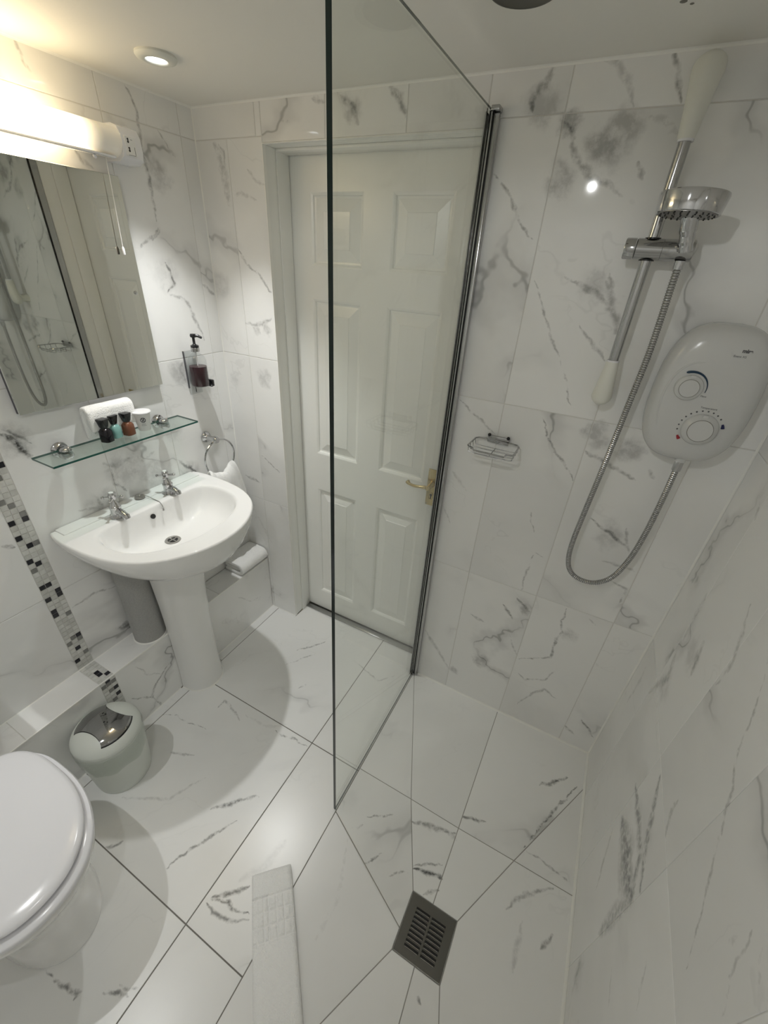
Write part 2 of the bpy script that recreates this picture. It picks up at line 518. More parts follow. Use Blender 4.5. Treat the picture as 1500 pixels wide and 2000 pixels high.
ST_BACK = [
    ((1.121,0.0,2.088),(1.117,0.0,2.073),0.0,0.25,0.015400000000000002,0.5175),
    ((1.117,0.0,2.073),(1.102,0.0,2.051),0.25,0.25,0.015400000000000002,0.5175),
    ((1.102,0.0,2.051),(1.089,0.0,2.032),0.5,0.25,0.015400000000000002,0.5175),
    ((1.089,0.0,2.032),(1.088,0.0,2.014),0.75,0.25,0.015400000000000002,0.5175),
    ((1.222,0.0,2.089),(1.253,0.0,2.08),0.0,0.333,0.013200000000000002,0.322),
    ((1.253,0.0,2.08),(1.281,0.0,2.054),0.333,0.333,0.013200000000000002,0.322),
    ((1.281,0.0,2.054),(1.304,0.0,2.011),0.667,0.333,0.013200000000000002,0.322),
    ((1.352,0.0,2.093),(1.355,0.0,2.079),0.0,0.333,0.011000000000000001,0.6325),
    ((1.355,0.0,2.079),(1.377,0.0,2.043),0.333,0.333,0.011000000000000001,0.6325),
    ((1.377,0.0,2.043),(1.392,0.0,2.012),0.667,0.333,0.011000000000000001,0.6325),
    ((1.165,0.0,1.996),(1.188,0.0,1.978),0.0,0.2,0.0143,0.5175),
    ((1.188,0.0,1.978),(1.211,0.0,1.927),0.2,0.2,0.0143,0.5175),
    ((1.211,0.0,1.927),(1.256,0.0,1.893),0.4,0.2,0.0143,0.5175),
    ((1.256,0.0,1.893),(1.315,0.0,1.872),0.6,0.2,0.0143,0.5175),
    ((1.315,0.0,1.872),(1.329,0.0,1.86),0.8,0.2,0.0143,0.5175),
    ((1.344,0.0,1.923),(1.362,0.0,1.888),0.0,1.0,0.011000000000000001,0.45999999999999996),
    ((1.343,0.0,1.993),(1.374,0.0,1.982),0.0,0.5,0.022000000000000002,0.345),
    ((1.374,0.0,1.982),(1.402,0.0,1.965),0.5,0.5,0.022000000000000002,0.345),
    ((1.022,0.0,1.908),(1.061,0.0,1.871),0.0,0.25,0.007700000000000001,0.575),
    ((1.061,0.0,1.871),(1.09,0.0,1.834),0.25,0.25,0.007700000000000001,0.575),
    ((1.09,0.0,1.834),(1.119,0.0,1.796),0.5,0.25,0.007700000000000001,0.575),
    ((1.119,0.0,1.796),(1.151,0.0,1.771),0.75,0.25,0.007700000000000001,0.575),
    ((1.251,0.0,1.695),(1.302,0.0,1.671),0.0,0.333,0.0088,0.45999999999999996),
    ((1.302,0.0,1.671),(1.35,0.0,1.656),0.333,0.333,0.0088,0.45999999999999996),
    ((1.35,0.0,1.656),(1.378,0.0,1.636),0.667,0.333,0.0088,0.45999999999999996),
    ((1.352,0.0,1.71),(1.375,0.0,1.645),0.0,1.0,0.011000000000000001,0.45999999999999996),
    ((1.35,0.0,1.69),(1.375,0.0,1.653),0.0,0.25,0.0198,0.5175),
    ((1.375,0.0,1.653),(1.376,0.0,1.633),0.25,0.25,0.0198,0.5175),
    ((1.376,0.0,1.633),(1.395,0.0,1.614),0.5,0.25,0.0198,0.5175),
    ((1.395,0.0,1.614),(1.407,0.0,1.578),0.75,0.25,0.0198,0.5175),
    ((1.276,0.0,1.685),(1.333,0.0,1.665),0.0,0.5,0.013200000000000002,0.45999999999999996),
    ((1.333,0.0,1.665),(1.373,0.0,1.635),0.5,0.5,0.013200000000000002,0.45999999999999996),
    ((1.308,0.0,1.588),(1.353,0.0,1.554),0.0,0.333,0.007700000000000001,0.45999999999999996),
    ((1.353,0.0,1.554),(1.383,0.0,1.526),0.333,0.333,0.007700000000000001,0.45999999999999996),
    ((1.383,0.0,1.526),(1.403,0.0,1.507),0.667,0.333,0.007700000000000001,0.45999999999999996),
    ((1.175,0.0,1.679),(1.201,0.0,1.647),0.0,0.25,0.0055000000000000005,0.5175),
    ((1.201,0.0,1.647),(1.255,0.0,1.546),0.25,0.25,0.0055000000000000005,0.5175),
    ((1.255,0.0,1.546),(1.308,0.0,1.469),0.5,0.25,0.0055000000000000005,0.5175),
    ((1.308,0.0,1.469),(1.363,0.0,1.357),0.75,0.25,0.0055000000000000005,0.5175),
    ((1.28,0.0,1.341),(1.31,0.0,1.28),0.0,0.25,0.007700000000000001,0.6325),
    ((1.31,0.0,1.28),(1.345,0.0,1.237),0.25,0.25,0.007700000000000001,0.6325),
    ((1.345,0.0,1.237),(1.4,0.0,1.186),0.5,0.25,0.007700000000000001,0.6325),
    ((1.4,0.0,1.186),(1.418,0.0,1.161),0.75,0.25,0.007700000000000001,0.6325),
    ((1.425,0.0,1.257),(1.496,0.0,1.235),0.0,0.5,0.011000000000000001,0.575),
    ((1.496,0.0,1.235),(1.575,0.0,1.206),0.5,0.5,0.011000000000000001,0.575),
    ((1.596,0.0,1.248),(1.615,0.0,1.222),0.0,1.0,0.0099,0.45999999999999996),
    ((1.501,0.0,1.052),(1.573,0.0,1.019),0.0,0.333,0.011000000000000001,0.575),
    ((1.573,0.0,1.019),(1.623,0.0,0.989),0.333,0.333,0.011000000000000001,0.575),
    ((1.623,0.0,0.989),(1.633,0.0,0.973),0.667,0.333,0.011000000000000001,0.575),
    ((1.604,0.0,1.047),(1.63,0.0,0.976),0.0,1.0,0.0088,0.45999999999999996),
    ((1.574,0.0,0.913),(1.667,0.0,0.917),0.0,1.0,0.011000000000000001,0.345),
    ((1.615,0.0,0.85),(1.673,0.0,0.837),0.0,0.5,0.0088,0.5175),
    ((1.673,0.0,0.837),(1.672,0.0,0.774),0.5,0.5,0.0088,0.5175),
    ((1.313,0.0,1.052),(1.335,-0.0,0.981),0.0,0.5,0.0055000000000000005,0.5175),
    ((1.335,-0.0,0.981),(1.355,0.0,0.939),0.5,0.5,0.0055000000000000005,0.5175),
    ((1.373,0.0,0.87),(1.365,0.0,0.778),0.0,0.5,0.006600000000000001,0.45999999999999996),
    ((1.365,0.0,0.778),(1.364,-0.0,0.693),0.5,0.5,0.006600000000000001,0.45999999999999996),
    ((1.373,0.0,0.87),(1.413,0.0,0.856),0.0,1.0,0.006600000000000001,0.40249999999999997),
    ((1.361,0.0,0.648),(1.388,-0.0,0.628),0.0,0.5,0.013200000000000002,0.6325),
    ((1.388,-0.0,0.628),(1.418,0.0,0.604),0.5,0.5,0.013200000000000002,0.6325),
    ((1.319,0.0,0.599),(1.349,0.0,0.566),0.0,0.5,0.011000000000000001,0.69),
    ((1.349,0.0,0.566),(1.371,0.0,0.539),0.5,0.5,0.011000000000000001,0.69),
    ((1.38,0.0,0.629),(1.419,0.0,0.61),0.0,1.0,0.0121,0.575),
    ((1.53,0.0,0.681),(1.528,0.0,0.622),0.0,0.167,0.007700000000000001,0.6325),
    ((1.528,0.0,0.622),(1.543,0.0,0.567),0.167,0.167,0.007700000000000001,0.6325),
    ((1.543,0.0,0.567),(1.532,0.0,0.523),0.333,0.167,0.007700000000000001,0.6325),
    ((1.532,0.0,0.523),(1.54,0.0,0.434),0.5,0.167,0.007700000000000001,0.6325),
    ((1.54,0.0,0.434),(1.482,0.0,0.386),0.667,0.167,0.007700000000000001,0.6325),
    ((1.482,0.0,0.386),(1.43,0.0,0.357),0.833,0.167,0.007700000000000001,0.6325),
    ((1.447,0.0,0.277),(1.477,0.0,0.257),0.0,0.333,0.006600000000000001,0.5175),
    ((1.477,0.0,0.257),(1.549,0.0,0.306),0.333,0.333,0.006600000000000001,0.5175),
    ((1.549,0.0,0.306),(1.574,0.0,0.387),0.667,0.333,0.006600000000000001,0.5175),
    ((1.476,0.0,0.088),(1.525,0.0,0.204),0.0,0.333,0.0088,0.45999999999999996),
    ((1.525,0.0,0.204),(1.563,0.0,0.251),0.333,0.333,0.0088,0.45999999999999996),
    ((1.563,0.0,0.251),(1.61,0.0,0.225),0.667,0.333,0.0088,0.45999999999999996),
    ((1.723,0.0,0.172),(1.757,0.0,0.143),0.0,0.5,0.011000000000000001,0.7474999999999999),
    ((1.757,0.0,0.143),(1.79,0.0,0.103),0.5,0.5,0.011000000000000001,0.7474999999999999),
    ((1.678,0.0,0.104),(1.724,0.0,0.07),0.0,1.0,0.011000000000000001,0.5175),
    ((1.208,0.0,0.488),(1.271,0.0,0.475),0.0,1.0,0.011000000000000001,0.40249999999999997),
    ((1.372,0.0,0.46),(1.419,0.0,0.369),0.0,1.0,0.007700000000000001,0.345),
    ((1.025,0.0,0.298),(1.084,0.0,0.226),0.0,0.5,0.013200000000000002,0.345),
    ((1.084,0.0,0.226),(1.154,0.0,0.138),0.5,0.5,0.013200000000000002,0.345),
    ((1.607,0.0,0.669),(1.644,0.0,0.644),0.0,1.0,0.007700000000000001,0.40249999999999997),
    ((0.081,0.0,2.003),(0.107,0.0,1.951),0.0,0.333,0.030800000000000004,0.322),
    ((0.107,0.0,1.951),(0.117,0.0,1.884),0.333,0.333,0.030800000000000004,0.322),
    ((0.117,0.0,1.884),(0.118,0.0,1.838),0.667,0.333,0.030800000000000004,0.322),
    ((0.098,0.0,1.998),(0.12,0.0,1.972),0.0,0.5,0.0088,0.40249999999999997),
    ((0.12,0.0,1.972),(0.117,0.0,1.92),0.5,0.5,0.0088,0.40249999999999997),
    ((0.214,0.0,1.928),(0.247,0.0,1.901),0.0,0.5,0.011000000000000001,0.40249999999999997),
    ((0.247,0.0,1.901),(0.284,0.0,1.889),0.5,0.5,0.011000000000000001,0.40249999999999997),
    ((0.214,0.0,1.652),(0.245,0.0,1.618),0.0,0.5,0.0099,0.575),
    ((0.245,0.0,1.618),(0.276,0.0,1.583),0.5,0.5,0.0099,0.575),
    ((0.139,0.0,1.709),(0.169,0.0,1.672),0.0,0.5,0.0099,0.575),
    ((0.169,0.0,1.672),(0.213,0.0,1.643),0.5,0.5,0.0099,0.575),
    ((0.138,0.0,1.469),(0.22,0.0,1.474),0.0,0.5,0.013200000000000002,0.5175),
    ((0.22,0.0,1.474),(0.268,0.0,1.504),0.5,0.5,0.013200000000000002,0.5175),
    ((0.175,0.0,1.459),(0.207,0.0,1.444),0.0,1.0,0.022000000000000002,0.345),
    ((0.142,0.0,0.932),(0.198,0.0,0.896),0.0,0.5,0.0088,0.5175),
    ((0.198,0.0,0.896),(0.265,0.0,0.858),0.5,0.5,0.0088,0.5175),
    ((0.036,0.0,0.795),(0.124,0.0,0.782),0.0,1.0,0.013200000000000002,0.45999999999999996),
    ((0.14,0.0,1.859),(0.187,0.0,1.869),0.0,0.5,0.011000000000000001,0.2875),
    ((0.187,0.0,1.869),(0.24,0.0,1.852),0.5,0.5,0.011000000000000001,0.2875),
    ((0.565,0.0,2.082),(0.604,0.0,2.052),0.0,0.5,0.013200000000000002,0.5175),
    ((0.604,0.0,2.052),(0.626,0.0,2.02),0.5,0.5,0.013200000000000002,0.5175),
    ((0.716,0.0,2.082),(0.751,0.0,2.06),0.0,0.5,0.015400000000000002,0.69),
    ((0.751,0.0,2.06),(0.769,0.0,2.026),0.5,0.5,0.015400000000000002,0.69),
    ((0.354,0.0,2.043),(0.391,0.0,2.033),0.0,1.0,0.013200000000000002,0.40249999999999997),
    ((0.475,0.0,2.081),(0.513,0.0,2.068),0.0,1.0,0.013200000000000002,0.345),
    ((1.019,0.0,1.337),(1.105,0.0,1.287),0.0,0.5,0.007700000000000001,0.45999999999999996),
    ((1.105,0.0,1.287),(1.159,0.0,1.248),0.5,0.5,0.007700000000000001,0.45999999999999996),
    ((1.01,0.0,0.956),(1.06,-0.0,0.884),0.0,1.0,0.006600000000000001,0.22999999999999998),
    ((0.088,0.0,0.576),(0.156,0.0,0.446),0.0,1.0,0.022000000000000002,0.1725),
    ((1.039,0.0,1.089),(1.097,0.0,1.025),0.0,1.0,0.011000000000000001,0.22999999999999998),
]
ST_LEFT = [
    ((0.0,-0.22,2.082),(0.0,-0.201,2.038),0.0,0.2,0.010349999999999998,0.5625),
    ((0.0,-0.201,2.038),(0.0,-0.209,1.946),0.2,0.2,0.010349999999999998,0.5625),
    ((0.0,-0.209,1.946),(0.0,-0.204,1.882),0.4,0.2,0.010349999999999998,0.5625),
    ((0.0,-0.204,1.882),(0.0,-0.203,1.814),0.6,0.2,0.010349999999999998,0.5625),
    ((0.0,-0.203,1.814),(0.0,-0.204,1.774),0.8,0.2,0.010349999999999998,0.5625),
    ((0.0,-0.281,1.701),(0.0,-0.224,1.732),0.0,0.5,0.0092,0.5),
    ((0.0,-0.224,1.732),(0.0,-0.194,1.758),0.5,0.5,0.0092,0.5),
    ((0.0,-0.199,1.658),(0.0,-0.185,1.632),0.0,0.333,0.010349999999999998,0.625),
    ((0.0,-0.185,1.632),(0.0,-0.178,1.602),0.333,0.333,0.010349999999999998,0.625),
    ((0.0,-0.178,1.602),(0.0,-0.215,1.56),0.667,0.333,0.010349999999999998,0.625),
    ((0.0,-0.215,1.56),(0.0,-0.162,1.554),0.0,0.25,0.0115,0.5),
    ((0.0,-0.162,1.554),(0.0,-0.136,1.532),0.25,0.25,0.0115,0.5),
    ((0.0,-0.136,1.532),(0.0,-0.114,1.467),0.5,0.25,0.0115,0.5),
    ((0.0,-0.114,1.467),(0.0,-0.086,1.405),0.75,0.25,0.0115,0.5),
    ((0.0,-0.241,1.717),(0.0,-0.204,1.738),0.0,0.5,0.0069,0.4375),
    ((0.0,-0.204,1.738),(0.0,-0.189,1.762),0.5,0.5,0.0069,0.4375),
    ((0.0,-0.818,1.239),(0.0,-0.794,1.213),0.0,0.333,0.0161,0.75),
    ((0.0,-0.794,1.213),(0.0,-0.786,1.179),0.333,0.333,0.0161,0.75),
    ((0.0,-0.786,1.179),(0.0,-0.772,1.153),0.667,0.333,0.0161,0.75),
    ((0.0,-0.808,1.25),(0.0,-0.786,1.225),0.0,0.5,0.0092,0.5),
    ((0.0,-0.786,1.225),(0.0,-0.76,1.189),0.5,0.5,0.0092,0.5),
    ((0.0,-0.316,0.98),(0.0,-0.269,0.926),0.0,0.5,0.012649999999999998,0.625),
    ((0.0,-0.269,0.926),(0.0,-0.235,0.894),0.5,0.5,0.012649999999999998,0.625),
    ((0.0,-0.568,1.033),(0.0,-0.569,0.978),0.0,0.5,0.0092,0.5),
    ((0.0,-0.569,0.978),(0.0,-0.535,0.938),0.5,0.5,0.0092,0.5),
    ((0.0,-0.927,0.93),(0.0,-0.894,0.906),0.0,1.0,0.010349999999999998,0.6875),
    ((0.0,-0.825,0.603),(0.0,-0.751,0.612),0.0,0.5,0.00805,0.4375),
    ((0.0,-0.751,0.612),(-0.0,-0.681,0.589),0.5,0.5,0.00805,0.4375),
    ((0.0,-0.487,2.102),(0.0,-0.483,2.071),0.0,0.5,0.0092,0.4375),
    ((0.0,-0.483,2.071),(0.0,-0.471,2.035),0.5,0.5,0.0092,0.4375),
    ((0.0,-0.352,1.96),(0.0,-0.332,1.98),0.0,1.0,0.0115,0.5),
    ((0.0,-0.408,1.907),(0.0,-0.388,1.886),0.0,0.5,0.0138,0.5),
    ((0.0,-0.388,1.886),(0.0,-0.373,1.875),0.5,0.5,0.0138,0.5),
    ((0.0,-0.137,2.005),(0.0,-0.11,1.968),0.0,0.5,0.00805,0.4375),
    ((0.0,-0.11,1.968),(0.0,-0.087,1.947),0.5,0.5,0.00805,0.4375),
    ((0.0,-0.646,0.983),(0.0,-0.631,0.916),0.0,0.5,0.0092,0.375),
    ((0.0,-0.631,0.916),(0.0,-0.711,0.936),0.5,0.5,0.0092,0.375),
    ((0.0,-0.193,1.349),(0.0,-0.223,1.317),0.0,0.5,0.0138,0.3125),
    ((0.0,-0.223,1.317),(0.0,-0.195,1.235),0.5,0.5,0.0138,0.3125),
    ((0.0,-0.492,1.079),(0.0,-0.447,1.023),0.0,0.5,0.0115,0.3125),
    ((0.0,-0.447,1.023),(0.0,-0.399,1.047),0.5,0.5,0.0115,0.3125),
    ((0.0,-0.488,1.058),(0.0,-0.549,1.041),0.0,0.5,0.0138,0.3125),
    ((0.0,-0.549,1.041),(0.0,-0.587,1.065),0.5,0.5,0.0138,0.3125),
    ((0.0,-0.059,1.593),(0.0,-0.028,1.568),0.0,0.5,0.0115,0.5),
    ((0.0,-0.028,1.568),(-0.0,-0.006,1.553),0.5,0.5,0.0115,0.5),
    ((0.0,-0.888,1.042),(0.0,-0.877,1.002),0.0,1.0,0.0115,0.375),
]
ST_RIGHT = [
    ((1.802,-0.48,0.423),(1.802,-0.553,0.453),0.0,0.333,0.075,0.7),
    ((1.802,-0.553,0.453),(1.802,-0.615,0.456),0.333,0.333,0.075,0.7),
    ((1.802,-0.615,0.456),(1.802,-0.684,0.498),0.667,0.333,0.075,0.7),
    ((1.802,-0.427,0.522),(1.802,-0.535,0.545),0.0,0.333,0.03,0.65),
    ((1.802,-0.535,0.545),(1.802,-0.604,0.55),0.333,0.333,0.03,0.65),
    ((1.802,-0.604,0.55),(1.802,-0.684,0.498),0.667,0.333,0.03,0.65),
    ((1.802,-0.492,0.678),(1.802,-0.557,0.628),0.0,0.333,0.026,0.7),
    ((1.802,-0.557,0.628),(1.802,-0.616,0.581),0.333,0.333,0.026,0.7),
    ((1.802,-0.616,0.581),(1.802,-0.686,0.547),0.667,0.333,0.026,0.7),
    ((1.802,-0.586,0.772),(1.802,-0.602,0.722),0.0,0.5,0.014,0.4),
    ((1.802,-0.602,0.722),(1.802,-0.638,0.69),0.5,0.5,0.014,0.4),
    ((1.802,-0.684,0.498),(1.802,-0.683,0.387),0.0,0.5,0.04,0.45),
    ((1.802,-0.683,0.387),(1.802,-0.687,0.274),0.5,0.5,0.04,0.45),
    ((1.802,-0.543,1.142),(1.802,-0.601,1.069),0.0,0.143,0.009,0.45),
    ((1.802,-0.601,1.069),(1.802,-0.623,1.002),0.143,0.143,0.009,0.45),
    ((1.802,-0.623,1.002),(1.802,-0.678,0.965),0.286,0.143,0.009,0.45),
    ((1.802,-0.678,0.965),(1.802,-0.716,0.917),0.429,0.143,0.009,0.45),
    ((1.802,-0.716,0.917),(1.802,-0.798,0.823),0.571,0.143,0.009,0.45),
    ((1.802,-0.798,0.823),(1.802,-0.833,0.787),0.714,0.143,0.009,0.45),
    ((1.802,-0.833,0.787),(1.802,-0.863,0.744),0.857,0.143,0.009,0.45),
    ((1.802,-0.462,0.347),(1.802,-0.521,0.281),0.0,0.5,0.012,0.35),
    ((1.802,-0.521,0.281),(1.802,-0.576,0.221),0.5,0.5,0.012,0.35),
    ((1.802,-0.202,0.836),(1.802,-0.245,0.764),0.0,0.5,0.025,0.35),
    ((1.802,-0.245,0.764),(1.802,-0.189,0.633),0.5,0.5,0.025,0.35),
    ((1.802,-0.305,0.964),(1.802,-0.326,0.92),0.0,0.5,0.022,0.4),
    ((1.802,-0.326,0.92),(1.802,-0.342,0.891),0.5,0.5,0.022,0.4),
    ((1.802,-0.384,1.153),(1.802,-0.455,1.048),0.0,0.5,0.012,0.35),
    ((1.802,-0.455,1.048),(1.802,-0.452,0.977),0.5,0.5,0.012,0.35),
    ((1.802,-0.87,0.945),(1.802,-0.883,0.915),0.0,0.333,0.009,0.35),
    ((1.802,-0.883,0.915),(1.802,-0.902,0.873),0.333,0.333,0.009,0.35),
    ((1.802,-0.902,0.873),(1.802,-0.938,0.84),0.667,0.333,0.009,0.35),
    ((1.802,-0.814,0.575),(1.802,-0.872,0.523),0.0,1.0,0.008,0.28),
    ((1.802,-0.776,0.379),(1.802,-0.851,0.359),0.0,1.0,0.008,0.28),
    ((1.802,-0.697,0.127),(1.802,-0.762,0.062),0.0,1.0,0.02,0.3),
    ((1.802,-0.178,1.018),(1.802,-0.189,0.956),0.0,0.5,0.02,0.25),
    ((1.802,-0.189,0.956),(1.802,-0.205,0.875),0.5,0.5,0.02,0.25),
    ((1.802,-0.163,1.283),(1.802,-0.194,1.252),0.0,1.0,0.012,0.35),
    ((1.802,-0.861,0.911),(1.802,-0.872,0.884),0.0,1.0,0.015,0.25),
    ((1.802,-0.893,0.965),(1.802,-0.941,0.931),0.0,1.0,0.01,0.25),
    ((1.802,-0.647,0.795),(1.802,-0.73,0.772),0.0,1.0,0.006,0.2),
    ((1.802,-0.065,0.62),(1.802,-0.086,0.566),0.0,0.5,0.02,0.25),
    ((1.802,-0.086,0.566),(1.802,-0.079,0.449),0.5,0.5,0.02,0.25),
]
ST_LEDGE = [
    ((0.122,-0.609,0.199),(0.122,-0.667,0.169),0.0,0.25,0.009,0.6),
    ((0.122,-0.667,0.169),(0.122,-0.715,0.132),0.25,0.25,0.009,0.6),
    ((0.122,-0.715,0.132),(0.122,-0.745,0.087),0.5,0.25,0.009,0.6),
    ((0.122,-0.745,0.087),(0.122,-0.829,0.178),0.75,0.25,0.009,0.6),
    ((0.122,-0.745,0.087),(0.122,-0.711,-0.012),0.0,1.0,0.006,0.5),
    ((0.122,-0.764,0.307),(0.122,-0.727,0.211),0.0,0.5,0.006,0.3),
    ((0.122,-0.727,0.211),(0.122,-0.648,0.142),0.5,0.5,0.006,0.3),
    ((0.122,-0.229,0.244),(0.122,-0.154,0.15),0.0,0.5,0.006,0.3),
    ((0.122,-0.154,0.15),(0.122,-0.081,0.128),0.5,0.5,0.006,0.3),
]
HZ_BACK = [((1.275, 0.0, 1.945), 0.060500000000000005, 0.44999999999999996), ((1.294, 0.0, 1.974), 0.05500000000000001, 0.375), ((1.184, 0.0, 1.89), 0.044000000000000004, 0.375), ((1.177, 0.0, 1.992), 0.033, 0.44999999999999996), ((1.531, 0.0, 1.283), 0.05500000000000001, 0.42000000000000004), ((1.435, 0.0, 1.31), 0.044000000000000004, 0.375), ((1.325, 0.0, 1.677), 0.05500000000000001, 0.22499999999999998), ((1.285, 0.0, 0.255), 0.038500000000000006, 0.375), ((1.186, 0.0, 0.137), 0.033, 0.375), ((0.21, 0.0, 1.277), 0.044000000000000004, 0.30000000000000004), ((1.112, 0.0, 2.03), 0.044000000000000004, 0.30000000000000004), ((1.569, 0.0, 1.004), 0.05500000000000001, 0.27), ((0.238, 0.0, 1.457), 0.033, 0.375), ((1.566, 0.0, 0.569), 0.038500000000000006, 0.30000000000000004), ((1.398, 0.0, 0.612), 0.033, 0.375), ((0.027, 0.0, 1.586), 0.05500000000000001, 0.18), ((0.048, 0.0, 1.247), 0.044000000000000004, 0.18), ((0.609, 0.0, 2.047), 0.044000000000000004, 0.375)]
HZ_LEFT = [((0.0, -0.165, 1.893), 0.05500000000000001, 0.30000000000000004), ((0.0, -0.195, 1.617), 0.066, 0.18), ((0.0, -0.696, 0.388), 0.033, 0.6000000000000001), ((0.0, -0.529, 1.014), 0.08800000000000001, 0.33), ((0.0, -0.424, 0.951), 0.08800000000000001, 0.27), ((-0.0, -0.228, 1.299), 0.05500000000000001, 0.30000000000000004), ((0.0, -0.626, 0.934), 0.066, 0.27), ((0.0, -0.791, 1.212), 0.05500000000000001, 0.33), ((0.0, -0.267, 0.911), 0.05500000000000001, 0.27), ((0.0, -0.298, 1.098), 0.05500000000000001, 0.18), ((0.0, -0.715, 0.272), 0.05500000000000001, 0.44999999999999996)]
HZ_RIGHT = [((1.802, -0.576, 0.483), 0.05, 0.2), ((1.802, -0.304, 0.898), 0.06, 0.2), ((1.802, -0.262, 0.748), 0.06, 0.18), ((1.802, -0.731, 0.11), 0.05, 0.2)]
HZ_FLOOR = []; HZ_LEDGE = []
#STROKES_END

M = {}
STONE = {'wall_l': (dict(), ST_LEFT, HZ_LEFT), 'wall_b': (dict(), ST_BACK, HZ_BACK), 'wall_r': (dict(rough=0.12), ST_RIGHT, HZ_RIGHT),
         'ledge': (dict(amount=1.2), ST_LEDGE, HZ_LEDGE), 'floor': (dict(rough=0.27, amount=0.7), ST_FLOOR, HZ_FLOOR)}
for k, (kw, _s, _h) in STONE.items():
    M[k] = marble('marble_' + k, **kw)
    M[k]['stone'] = k
STONE_CACHE = {}
def stone_for(mat, lo, hi):
    """The marble of one tile, with the veins that cross it."""
    k = mat.get('stone')
    if k is None: return mat
    kw, st, hz = STONE[k]
    def hit(a, b, m): return all(min(a[i], b[i]) - m <= hi[i] and max(a[i], b[i]) + m >= lo[i] for i in range(3))
    st = [q for q in st if hit(q[0], q[1], 0.02)]
    hz = [q for q in hz if hit(q[0], q[0], q[1] + 0.03)]
    if not st and not hz: return mat
    key = (k, tuple(st), tuple(hz))
    if key not in STONE_CACHE:
        STONE_CACHE[key] = marble('marble_' + k, strokes=st, hazes=hz, **kw)
    return STONE_CACHE[key]
M['grout'] = plain('wall_grout', (0.70, 0.69, 0.66), 0.8)
M['grout_f'] = plain('floor_grout', (0.20, 0.19, 0.17), 0.85)
M['grout_s'] = plain('shower_grout', (0.33, 0.32, 0.295), 0.85)
M['seal'] = plain('white_sealant', (0.88, 0.875, 0.84), 0.35)
M['ceil'] = plain('ceiling_paint', (0.84, 0.825, 0.775), 0.55, bump=0.08, bscale=180)
M['door'] = plain('white_gloss_paint', (0.87, 0.875, 0.845), 0.24)
M['chrome'] = plain('chrome', (0.56, 0.56, 0.57), 0.07, 1.0)
M['smoke'] = plain('dark_mirror_chrome', (0.36, 0.36, 0.36), 0.05, 1.0)
M['plate'] = plain('dull_drain_steel', (0.17, 0.165, 0.15), 0.38, 1.0)
M['alu'] = plain('polished_aluminium', (0.47, 0.47, 0.47), 0.14, 1.0)
M['steel'] = plain('brushed_steel', (0.46, 0.45, 0.43), 0.30, 1.0)
M['brass'] = plain('polished_brass', (0.58, 0.47, 0.24), 0.18, 1.0)
M['dark'] = plain('dark_void', (0.012, 0.012, 0.012), 0.6)
M['black'] = plain('black_plastic', (0.012, 0.012, 0.013), 0.22)
M['ceramic'] = plain('white_ceramic', (0.86, 0.86, 0.85), 0.06)
M['plastic'] = plain('white_plastic', (0.82, 0.82, 0.84), 0.2)
M['heater'] = plain('heater_plastic', (0.60, 0.605, 0.60), 0.2)
M['lid'] = plain('toilet_seat_plastic', (0.80, 0.80, 0.83), 0.18)
M['matt'] = plain('matt_white_plastic', (0.74, 0.74, 0.68), 0.5)
M['binw'] = plain('bin_plastic', (0.68, 0.71, 0.67), 0.38)
M['towel'] = plain('white_terry', (0.97, 0.97, 0.96), 1.0, bump=0.6, bscale=300, spec=0.1)
M['towel'].node_tree.nodes['Principled BSDF'].inputs['Sheen Weight'].default_value = 0.25
M['pipe'] = plain('grey_pipe_cover', (0.36, 0.36, 0.35), 0.75, bump=0.5, bscale=260, mottled=0.25)
M['glass'] = glass('screen_glass', (0.958, 0.970, 0.956))
M['gedge'] = plain('glass_edge_dark', (0.003, 0.010, 0.008), 0.1)
M['shelfg'] = glass('shelf_glass', (0.90, 0.95, 0.93))
M['sedge'] = plain('shelf_edge_green', (0.02, 0.10, 0.08), 0.08)
M['acryl'] = glass('clear_acrylic', (0.93, 0.94, 0.94))
M['bag'] = glass('thin_bin_liner', (0.87, 0.89, 0.87))
M['maroon'] = plain('maroon_soap', (0.035, 0.006, 0.012), 0.15)
M['bot_k'] = plain('black_lotion', (0.004, 0.003, 0.006), 0.12)
M['bot_t'] = plain('teal_lotion', (0.22, 0.42, 0.39), 0.15)
M['bot_b'] = plain('brown_lotion', (0.17, 0.065, 0.035), 0.15)
M['paper'] = plain('paper_white', (0.80, 0.80, 0.79), 0.6)
M['ink'] = plain('grey_ink', (0.09, 0.09, 0.10), 0.5)
M['red'] = plain('red_mark', (0.35, 0.02, 0.03), 0.4)
M['blue'] = plain('dark_blue_mark', (0.01, 0.015, 0.09), 0.4)
M['teal'] = plain('teal_mark', (0.005, 0.035, 0.075), 0.4)
M['mirror'] = plain('silvered_mirror', (0.78, 0.79, 0.76), 0.015, 1.0)
M['mos_w'] = plain('mosaic_pale', (0.58, 0.58, 0.555), 0.15, mottled=0.25, bscale=60)
M['mos_l'] = plain('mosaic_light', (0.66, 0.66, 0.635), 0.15, mottled=0.2, bscale=60)
M['mos_g'] = plain('mosaic_grey', (0.22, 0.22, 0.21), 0.12, mottled=0.3, bscale=60)
M['mos_k'] = plain('mosaic_black', (0.018, 0.018, 0.024), 0.08)
M['bulb'] = emit('spot_bulb', (0.95, 0.98, 1.0), 9.0)
M['stain'] = plain('grey_stain', (0.2, 0.19, 0.17), 0.8)

